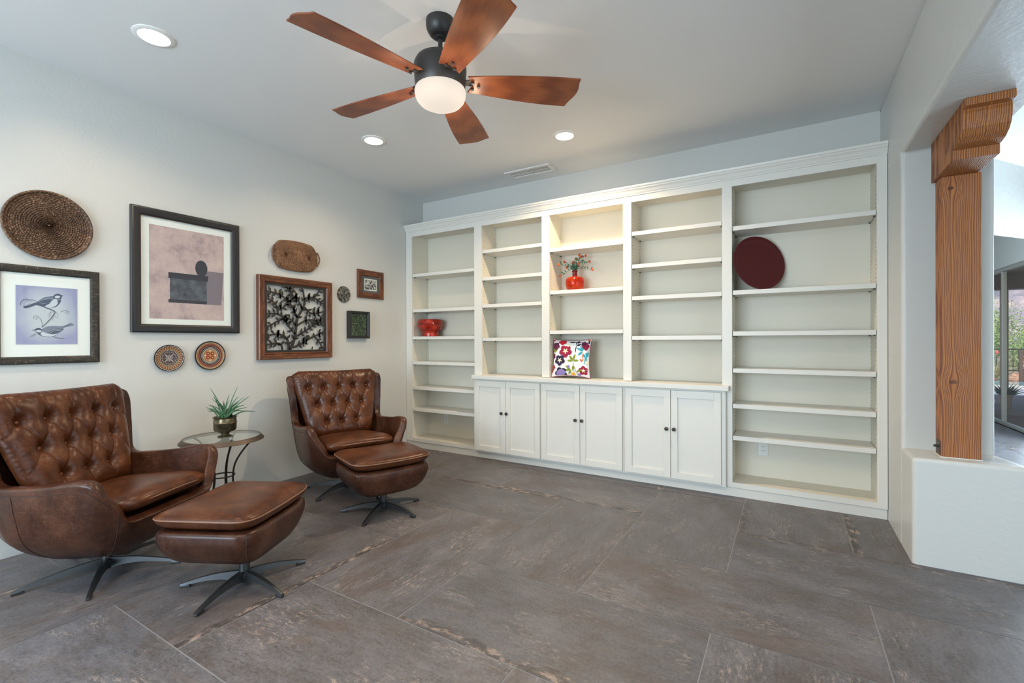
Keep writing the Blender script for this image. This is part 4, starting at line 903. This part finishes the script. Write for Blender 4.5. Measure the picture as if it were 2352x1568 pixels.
    for i in range(NX+1):
        u = -1+2*i/NX; a, b = [], []
        for j in range(NY+1):
            v = j/NY; x = u*hw(v)*(1-.040*max(0, (v-.82)/.18)**3-.05*max(0, (.15-v)/.15)**2); s = v*L+.010*abs(u)**2*(v**4)-.035*max(0, abs(u)-.86)/.14*max(0, (v-.8)/.2)**2; ed = max(0, (1-abs(u)**6))**.5*max(0, (1-abs(2*v-1)**8))**.5
            wr_ = .0022*math.sin(s*230+3*math.sin(x*20))*max(0, (abs(u)-.80)/.2)*(1 if v > .3 else .3)+.0025*math.sin(x*150)*max(0, (v-.86)/.14)
            th = (.074+.012*(1-u*u))*ed-disp(x, s)*min(1, ed*1.6)+wr_*ed
            sagy = -.045*u*u  # wraps back toward the wings? slightly concave seat back
            p = B0+e2*s+nn*(th-.02-.0*sagy); a.append((x, p.y-.0, p.z)); p = B0+e2*s+nn*(-.045*ed-.02); b.append((x, p.y, p.z))
        fr.append(a); bkf.append(b)
    bc = MB().grid(fr); bc.grid(bkf); co_ = bc.build('back_cushion', M_lea, root, world=False, smooth=179, weld=True)
    btn = None
    for (bx, bs, ri) in B:
        p = B0+e2*bs+nn*(.086-.056-.006-.02+.008)
        if btn is None:
            m_ = MB(); m_.sphere((0,0,0), .0105, 14, 8, (1,.6,1)); btn = m_.build('button', M_button, co_, world=False, smooth=80); q = btn
        else: q = btn.copy(); COL.objects.link(q); q.parent = co_
        q.location = (bx, p.y, p.z)
    return root
TH1, TH2 = math.radians(26.1), math.radians(-21.2)
make_chair('brown leather tufted swivel armchair nearest the camera, cut by the left edge', (.703, -3.469, 0), TH1-PI/2, math.radians(43)-(TH1-PI/2))
make_chair('brown leather tufted swivel armchair farther back, beside the bookcase', (.693, -1.790, 0), TH2-PI/2, math.radians(-6)-(TH2-PI/2))

def make_ottoman(label, loc, rz, ang0, off):
    root = thing('ottoman', loc, label, 'ottoman', 'pair of leather swivel ottomans', rz)
    base_parts(root, .315, .185, ang0)
    hw, hd, n = .304, .262, 7.0
    wp = lambda p: (p[0]+off[0], p[1]+off[1], p[2]+.426+.010*(p[0]/hw)**2)
    oc = cushion(hw, hd, n, .036, .058, pt=5.0, pb=9, rings=16, warp=wp).build('cushion', M_lea, root, world=False, smooth=179, weld=True)
    MB().tube(outline(hw, hd, n, warp=wp, k=1.004), .004, 6, closed=True).build('piping', M_pipe, oc, world=False, smooth=80)
    prof = [(.02,.366),(.80,.368),(.93,.366),(.985,.355),(1.0,.335),(.995,.305),(.94,.262),(.84,.220),(.68,.186),(.45,.168),(.2,.163),(.001,.162)]
    rows = []; P = [Vector((a, b, 0)) for a, b in prof]
    for k in range(96):
        cx, cy = sq(2*PI*k/96, 6.2); row = []
        for j in range(45):
            q = cr(P, j/44); dp = max(0, (.366-q.y)/.2); fx = q.x; fy = q.x**(1-.45*dp) if q.x > 0 else 0
            cr_ = .012*dp if abs(cx) > .8 and abs(cy) > .8 else 0
            row.append((cx*hw*.985*fx+off[0], cy*hd*.985*fy+off[1], q.y+.010*(cx*fx)**2*(1-dp*.5)))
        rows.append(row)
    MB().grid(rows, closeu=True).build('shell', M_lea2, root, world=False, smooth=179, weld=True)
    for sx in (1, -1):
        for sy in (1, -1):
            k = min(range(96), key=lambda k: abs(sq(2*PI*k/96, 6.2)[0]-sx*.93)+abs(sq(2*PI*k/96, 6.2)[1]-sy*.93)); MB().tube([tuple(Vector(p)+Vector((sx*.0012, sy*.0012, 0))) for p in rows[k][10:34]], .0015, 5).build('shell_seam', M_stitch, root, world=False, smooth=80)
    return root
make_ottoman('brown leather ottoman in front of the nearer armchair', (1.53, -3.15, 0), math.radians(26.5)-PI/2, math.radians(3)-(math.radians(26.5)-PI/2), (-.022, -.052))
make_ottoman('brown leather ottoman in front of the farther armchair, near the bookcase', (1.380, -2.012, 0), math.radians(-21.5)-PI/2, math.radians(2)-(math.radians(-21.5)-PI/2), (0, -.02))

# ------------------------------------------------------------------ side table
TX, TY, TZ = .365, -2.665, .578
tb = thing('side_table', (TX, TY, 0), 'round wrought iron side table with an inset glass top between the armchairs', 'side table')
MB().lathe([(.249,TZ-.004),(.249,TZ+.002),(.254,TZ+.003),(.276,TZ-.020),(.279,TZ-.026),(.274,TZ-.029),(.246,TZ-.010),(.240,TZ-.0085),(.240,TZ-.004)], (TX,TY,0), 72, cap=False).build('table_rim', M_rim, tb, smooth=40)
MB().lathe([(.0001,TZ-.0035),(.2485,TZ-.0035),(.2485,TZ+.0015),(.0001,TZ+.0015)], (TX,TY,0), 64, cap=False).build('glass_top', M_glass, tb, smooth=40)
MB().tube([(TX+.078*math.cos(k*PI/24), TY+.078*math.sin(k*PI/24), .285) for k in range(48)], .0055, 8, closed=True).build('tie_ring', M_iron, tb, smooth=80)
for k in range(5):
    a = math.radians(72*k-12); P = [Vector((r, 0, z)) for r, z in ((.243,TZ-.016),(.19,.53),(.125,.45),(.082,.37),(.067,.285),(.072,.20),(.105,.10),(.165,.02),(.200,.006))]
    MB().tube([(TX+p.x*math.cos(a), TY+p.x*math.sin(a), p.z) for p in (cr(P, i/40) for i in range(41))], .0068, 10).build('leg', M_iron, tb, smooth=80)
# potted plant
M_brass = mat('aged_brass', (.30,.235,.12), .30, .85); setc(M_brass, ramp(M_brass, noise(M_brass, coords(M_brass), 18, 6, .7), [(.35,(.08,.065,.04)),(.65,(.24,.19,.11))])); bump(M_brass, noise(M_brass, coords(M_brass), 40, 3), .15, .003)
M_soil = mat('potting_soil', (.03,.02,.015), .95); M_blade_g = mat('strappy_leaf', (.025,.085,.035), .4); setc(M_blade_g, ramp(M_blade_g, noise(M_blade_g, coords(M_blade_g), 12, 3), [(.35,(.012,.05,.022)),(.65,(.06,.16,.06))]))
PX, PY, PZ = .372, -2.650, TZ+.002
pl = thing('potted_plant', (PX, PY, PZ), 'spiky green houseplant in a footed aged brass pot on the glass side table', 'potted plant')
MB().lathe([(.0001,0),(.050,0),(.052,.004),(.046,.008),(.030,.013),(.026,.020),(.030,.028),(.050,.036),(.070,.046),(.076,.060),(.077,.100),(.080,.106),(.077,.112),(.075,.140),(.081,.146),(.082,.150),(.077,.150),(.071,.138),(.071,.12),(.0001,.12)], (PX,PY,PZ), 56).build('brass_pot', M_brass, pl, smooth=40)
MB().lathe([(.0001,.137),(.072,.133),(.072,.121),(.0001,.1205)], (PX,PY,PZ), 32, cap=False).build('soil', M_soil, pl, smooth=60)
rp = random.Random(5)
right = Vector((math.cos(YAW), -math.sin(YAW), 0)); depth = Vector((math.sin(YAW), math.cos(YAW), 0))
leaves = [(-.118,.225),(.068,.232),(-.135,.135),(-.06,.165),(-.13,.075),(-.15,.05),(.01,.17),(.105,.16),(.16,.155),(.12,.145),(.165,.095),(.20,.08),(.165,.05),(.205,.028),(.03,.13),(-.03,.12),(-.05,.155),(-.09,.09),(.08,.10),(.06,.06)]
lf_ = MB()
for i, (dx, dz) in enumerate(leaves+[(rp.uniform(-.1,.12), rp.uniform(.03,.11)) for _ in range(16)]):
    b_ = Vector((PX,PY,PZ+.132))+right*rp.uniform(-.03,.035)+depth*rp.uniform(-.03,.03)
    e = Vector((PX,PY,PZ+.150))+right*dx+depth*(rp.uniform(-.06,.06))+Vector((0,0,dz*.98)); m_ = (b_+e)/2+Vector((0,0,.018+.10*max(0,.12-dz)))
    C_ = [b_, m_, e]; n = 9; rows = []
    for j in range(n+1):
        t = j/n; p = cr(C_, t); d = (cr(C_, min(1,t+.05))-cr(C_, max(0,t-.05))).normalized(); s_ = d.cross(depth).normalized()*(-1); w = .0046*(1-t)**.7*(.6+.8*min(1,t*5))+.0006
        nrm = s_.cross(d).normalized(); rows.append([tuple(p-s_*w), tuple(p-nrm*w*.45), tuple(p+s_*w), tuple(p+nrm*w*.25)])
    l = MB().grid(rows, closev=True); l.build('leaf', M_blade_g, pl, smooth=60)

# ------------------------------------------------------------------ garden beyond the glass doors
M_pat = paint('patio_concrete', lin(150,128,118), .8, .3, 6, .01); M_deck = mat('pool_deck', lin(176,180,190), .7); M_pool = mat('pool_water', lin(120,190,205), .08)
M_tan = mat('tan_stucco', lin(176,150,126), .9); M_brn = mat('brown_beam', lin(110,80,66), .7); M_rock = mat('granite_boulder', lin(170,135,115), .9); setc(M_rock, ramp(M_rock, noise(M_rock, coords(M_rock), 5, 6), [(.4,lin(140,110,95)),(.6,lin(205,160,130))]))
M_mtn = mat('mountain_rock', lin(150,145,165), 1.0); setc(M_mtn, ramp(M_mtn, noise(M_mtn, coords(M_mtn, scale=(.02,.02,.03)), 3, 8, .7), [(.35,lin(112,118,128)),(.5,lin(160,150,160)),(.65,lin(205,185,180))]))
M_dirt = mat('desert_ground', lin(150,140,110), 1.0)
def foliage(name, a, b): m = mat(name, a, .7); setc(m, ramp(m, noise(m, coords(m), 9, 3), [(.35,a),(.65,b)])); return m
M_f1 = foliage('shrub_green', lin(88,120,66), lin(180,196,125)); M_f2 = foliage('agave_green', lin(40,60,55), lin(95,115,95)); M_f3 = foliage('dry_grass', lin(150,145,105), lin(215,205,165)); M_f4 = foliage('tree_green', lin(50,72,62), lin(105,130,110))
struct('ground', MB().box(XR+.14, 60, -30, 90, -.25, -.13), M_dirt)
struct('patio', MB().box(XR+.14, 13.5, -12, 10.6, -.13, -.005), M_pat)
struct('pool_deck', MB().box(5, 26, 10.6, 13.0, -.13, -.01), M_deck)
pl_ = MB().box(5, 24, 13.0, 16.0, -.13, -.03); o = pl_.build('swimming_pool', M_pool); tag(o, 'pale blue swimming pool beyond the patio', 'pool'); MB().box(5, 24, 12.8, 13.0, -.12, .06).build('pool_coping', M_white, o, world=False)
struct('end_wall', MB().box(XR+.14, XR+.3, 6.7, 7.2, -.12, 3.2), M_tan)
o = MB().box(XR+.14, 12, -9, 8.9, 2.62, 2.75).build('patio_roof', M_tan); o['kind'] = 'structure'
cx_ = thing('patio_column', (7.81, 8.55, 0), 'slim tan column holding the patio roof beam', 'column'); MB().box(7.76, 7.86, 8.50, 8.60, -.005, 2.30).build('column_shaft', M_tan, cx_); MB().box(7.74, 7.88, 8.48, 8.62, -.005, .12).build('column_base', M_tan, cx_, bevel=.01)
o = MB().box(XR+.14, 12, 8.42, 8.72, 2.30, 2.62).build('patio_beam', M_brn); tag(o, 'brown beam along the outer edge of the patio roof', 'beam')
def scatter(mb, c, rad, n, size, r_, zf=1.0, upb=.3):
    for _ in range(n):
        d = Vector((r_.gauss(0,1), r_.gauss(0,1), r_.gauss(0,1))).normalized()*r_.random()**.4; p = Vector(c)+Vector((d.x*rad[0], d.y*rad[1], d.z*rad[2]))
        a = Vector((r_.gauss(0,1), r_.gauss(0,1), r_.gauss(0,1)+upb)).normalized()*size*r_.uniform(.6,1.3); b = a.orthogonal().normalized()*size*.35
        mb.add([p, p+a*.5+b, p+a, p+a*.5-b], [(0,1,2,3)])
    return mb
rg_ = random.Random(9)
def shrub(x, y, r, h, m, label, n=420, size=.16, cat='shrub'):
    t = thing('shrub', (x, y, -.13), label, cat, 'shrubs in the garden')
    scatter(MB(), (x, y, h*.55-.13), (r, r, h*.5), n, size, rg_).build('foliage', m, t)
    MB().tube([(x,y,-.13),(x,y,h*.5)], [.05,.02], 6).build('stem', M_brn, t)
shr = [(10.3,21.2,.8,1.3,M_f1),(12.3,21.6,.8,1.5,M_f1),(11.2,24.4,1.1,2.1,M_f1),(13.8,25,1.1,1.9,M_f1),(12.6,29.5,1.5,2.7,M_f1),(16.2,30.5,1.6,2.8,M_f1),(14.4,36,2.0,3.5,M_f1),(19,37,2.2,3.6,M_f1),(16.8,45,3,4.6,M_f1),(23.5,46,3,4.8,M_f1)]
for i, (x, y, r, h, m) in enumerate(shr):
    shrub(x, y, r, h, m, ('left' if i % 2 == 0 else 'right')+' green shrub of the pair '+('just behind the pool fence','second from the pool fence','halfway up the garden slope','high on the garden slope','farthest up the garden slope')[i//2], 2800, .07 if y < 28 else .14)
for i, (x, y) in enumerate(((9.4,17.7),(10.3,18.0),(11.2,17.8))):
    t = thing('ornamental_grass', (x, y, -.13), 'pale dry grass clump behind the pool among the boulders', 'grass', 'grass clumps behind the pool'); g = MB()
    for _ in range(90):
        a = rg_.uniform(0, 2*PI); L = rg_.uniform(.5,.95); tip = Vector((x+math.cos(a)*L*.55, y+math.sin(a)*L*.55, -.13+L)); g.add([(x-.02,y,-.13),(x+.02,y,-.13),tuple(tip)], [(0,1,2)])
    g.build('blades', M_f3, t)
    MB().tube([(x,y,0),(x+.05,y,.8)], .012, 5).build('flower_stalk', M_f2, t); MB().sphere((x+.05,y,.84), .05, 10, 6, (1,.6,1.5)).build('pink_bloom', mat('pink_bloom', lin(225,110,110), .7), t)
bl_ = ('leftmost', 'second from the left', 'third from the left', 'rightmost')
for i, (x, y, s) in enumerate(((8.3,16.7,.36),(9.5,16.6,.30),(10.65,16.7,.38),(11.9,16.75,.32))):
    b = MB().sphere((0,0,0), 1, 16, 10)
    for k, v in enumerate(b.v): q = 1+.14*math.sin(v[0]*5+i)+.10*math.sin(v[1]*7+i*2); b.v[k] = (v[0]*q, v[1]*q, v[2]*q)
    o = b.build('boulder', M_rock, smooth=80); o.location = (x, y, -.13+s*.32); o.scale = (s*1.5, s, s*.6); tag(o, 'tan granite boulder on the far edge of the pool, '+bl_[i], 'boulder', 'boulders behind the pool')
fc = thing('garden_fence', (11, 19, -.13), 'thin dark metal fence running behind the pool', 'fence'); f_ = MB().box(6,20,18.98,19.02,.92,.96).box(6,20,18.98,19.02,.15,.19).build('rail', M_black, fc)
f_ = MB(); [f_.box(6+.14*k-.006,6+.14*k+.006,18.994,19.006,-.13,.94) for k in range(100)]; f_.build('picket', M_black, fc)['kind'] = 'stuff'
o = MB().box(10.33,10.40,16.1,16.17,-.1,.95).build('wooden_marker_post', M_brn); tag(o, 'short brown wooden post by the pool', 'post')
# potted agave on the patio
ag = thing('potted_agave', (7.53, 7.5, 0), 'dark spiky agave in a clay pot on the patio outside the glass door', 'potted plant')
MB().lathe([(.060,-.004),(.070,.03),(.088,.24),(.092,.28),(.080,.28),(.072,.25),(.0001,.24)], (7.53,7.5,0), 24).build('clay_pot', mat('clay_pot', lin(160,140,125), .8), ag, smooth=50)
g = MB()
for _ in range(46):
    a = rg_.uniform(0,2*PI); L = rg_.uniform(.16,.34); e = rg_.uniform(.2,1.2); c = Vector((7.53,7.5,.26)); d = Vector((math.cos(a)*math.cos(e), math.sin(a)*math.cos(e), math.sin(e)))*L; s_ = d.cross(Vector((0,0,1))).normalized()*.016
    g.add([c-s_, c+d*.4-s_*.9, c+d, c+d*.4+s_*.9, c+s_, c+d*.3-Vector((0,0,.03))], [(0,1,5),(1,2,5),(2,3,5),(3,4,5)])
g.build('agave_leaves', M_f2, ag)
for x, y, w_h in ((8.34,7.55,'nearest the agave'),(9.02,7.6,'in the middle'),(9.75,7.55,'farthest from the agave')):
    t = thing('patio_plant', (x, y, -.005), 'low dark green plant at the edge of the patio, '+w_h, 'plant', 'low plants edging the patio'); scatter(MB(), (x,y,.28), (.32,.3,.26), 260, .14, rg_).build('foliage', M_f2, t)
# tree and mountain
t = thing('desert_tree', (11.0, 34, -.13), 'tall loose-leaved tree in front of the mountain', 'tree'); MB().tube([(11.0,34,-.13),(11.1,34,2.2),(10.9,34,4.6)], [.22,.15,.08], 8).build('trunk', M_brn, t); scatter(MB(), (11.1,34,5.2), (1.3,1.4,2.0), 1500, .22, rg_).build('crown', M_f4, t)
NM = 70; rows = []
for i in range(NM+1):
    x = -60+i*7.0; row = []
    for j in range(13):
        t_ = j/12; hgt = 1.75*(32+16*math.sin(i*.21+1.0)+7*math.sin(i*.53)+3*math.sin(i*1.3))*t_**1.2*(1-.15*math.sin(j*1.4+i*.9)); row.append((x+6*math.sin(j+i*.4), 210+70*t_, -.2+hgt))
    rows.append(row)
rows = [r+[(r[-1][0], 360, -.2)] for r in rows]
MB_m = MB().grid(rows); struct('mountain', MB_m, M_mtn, smooth=60)
struct('far_ground', MB().box(-60, 430, 90, 215, -.30, -.2), M_f1)
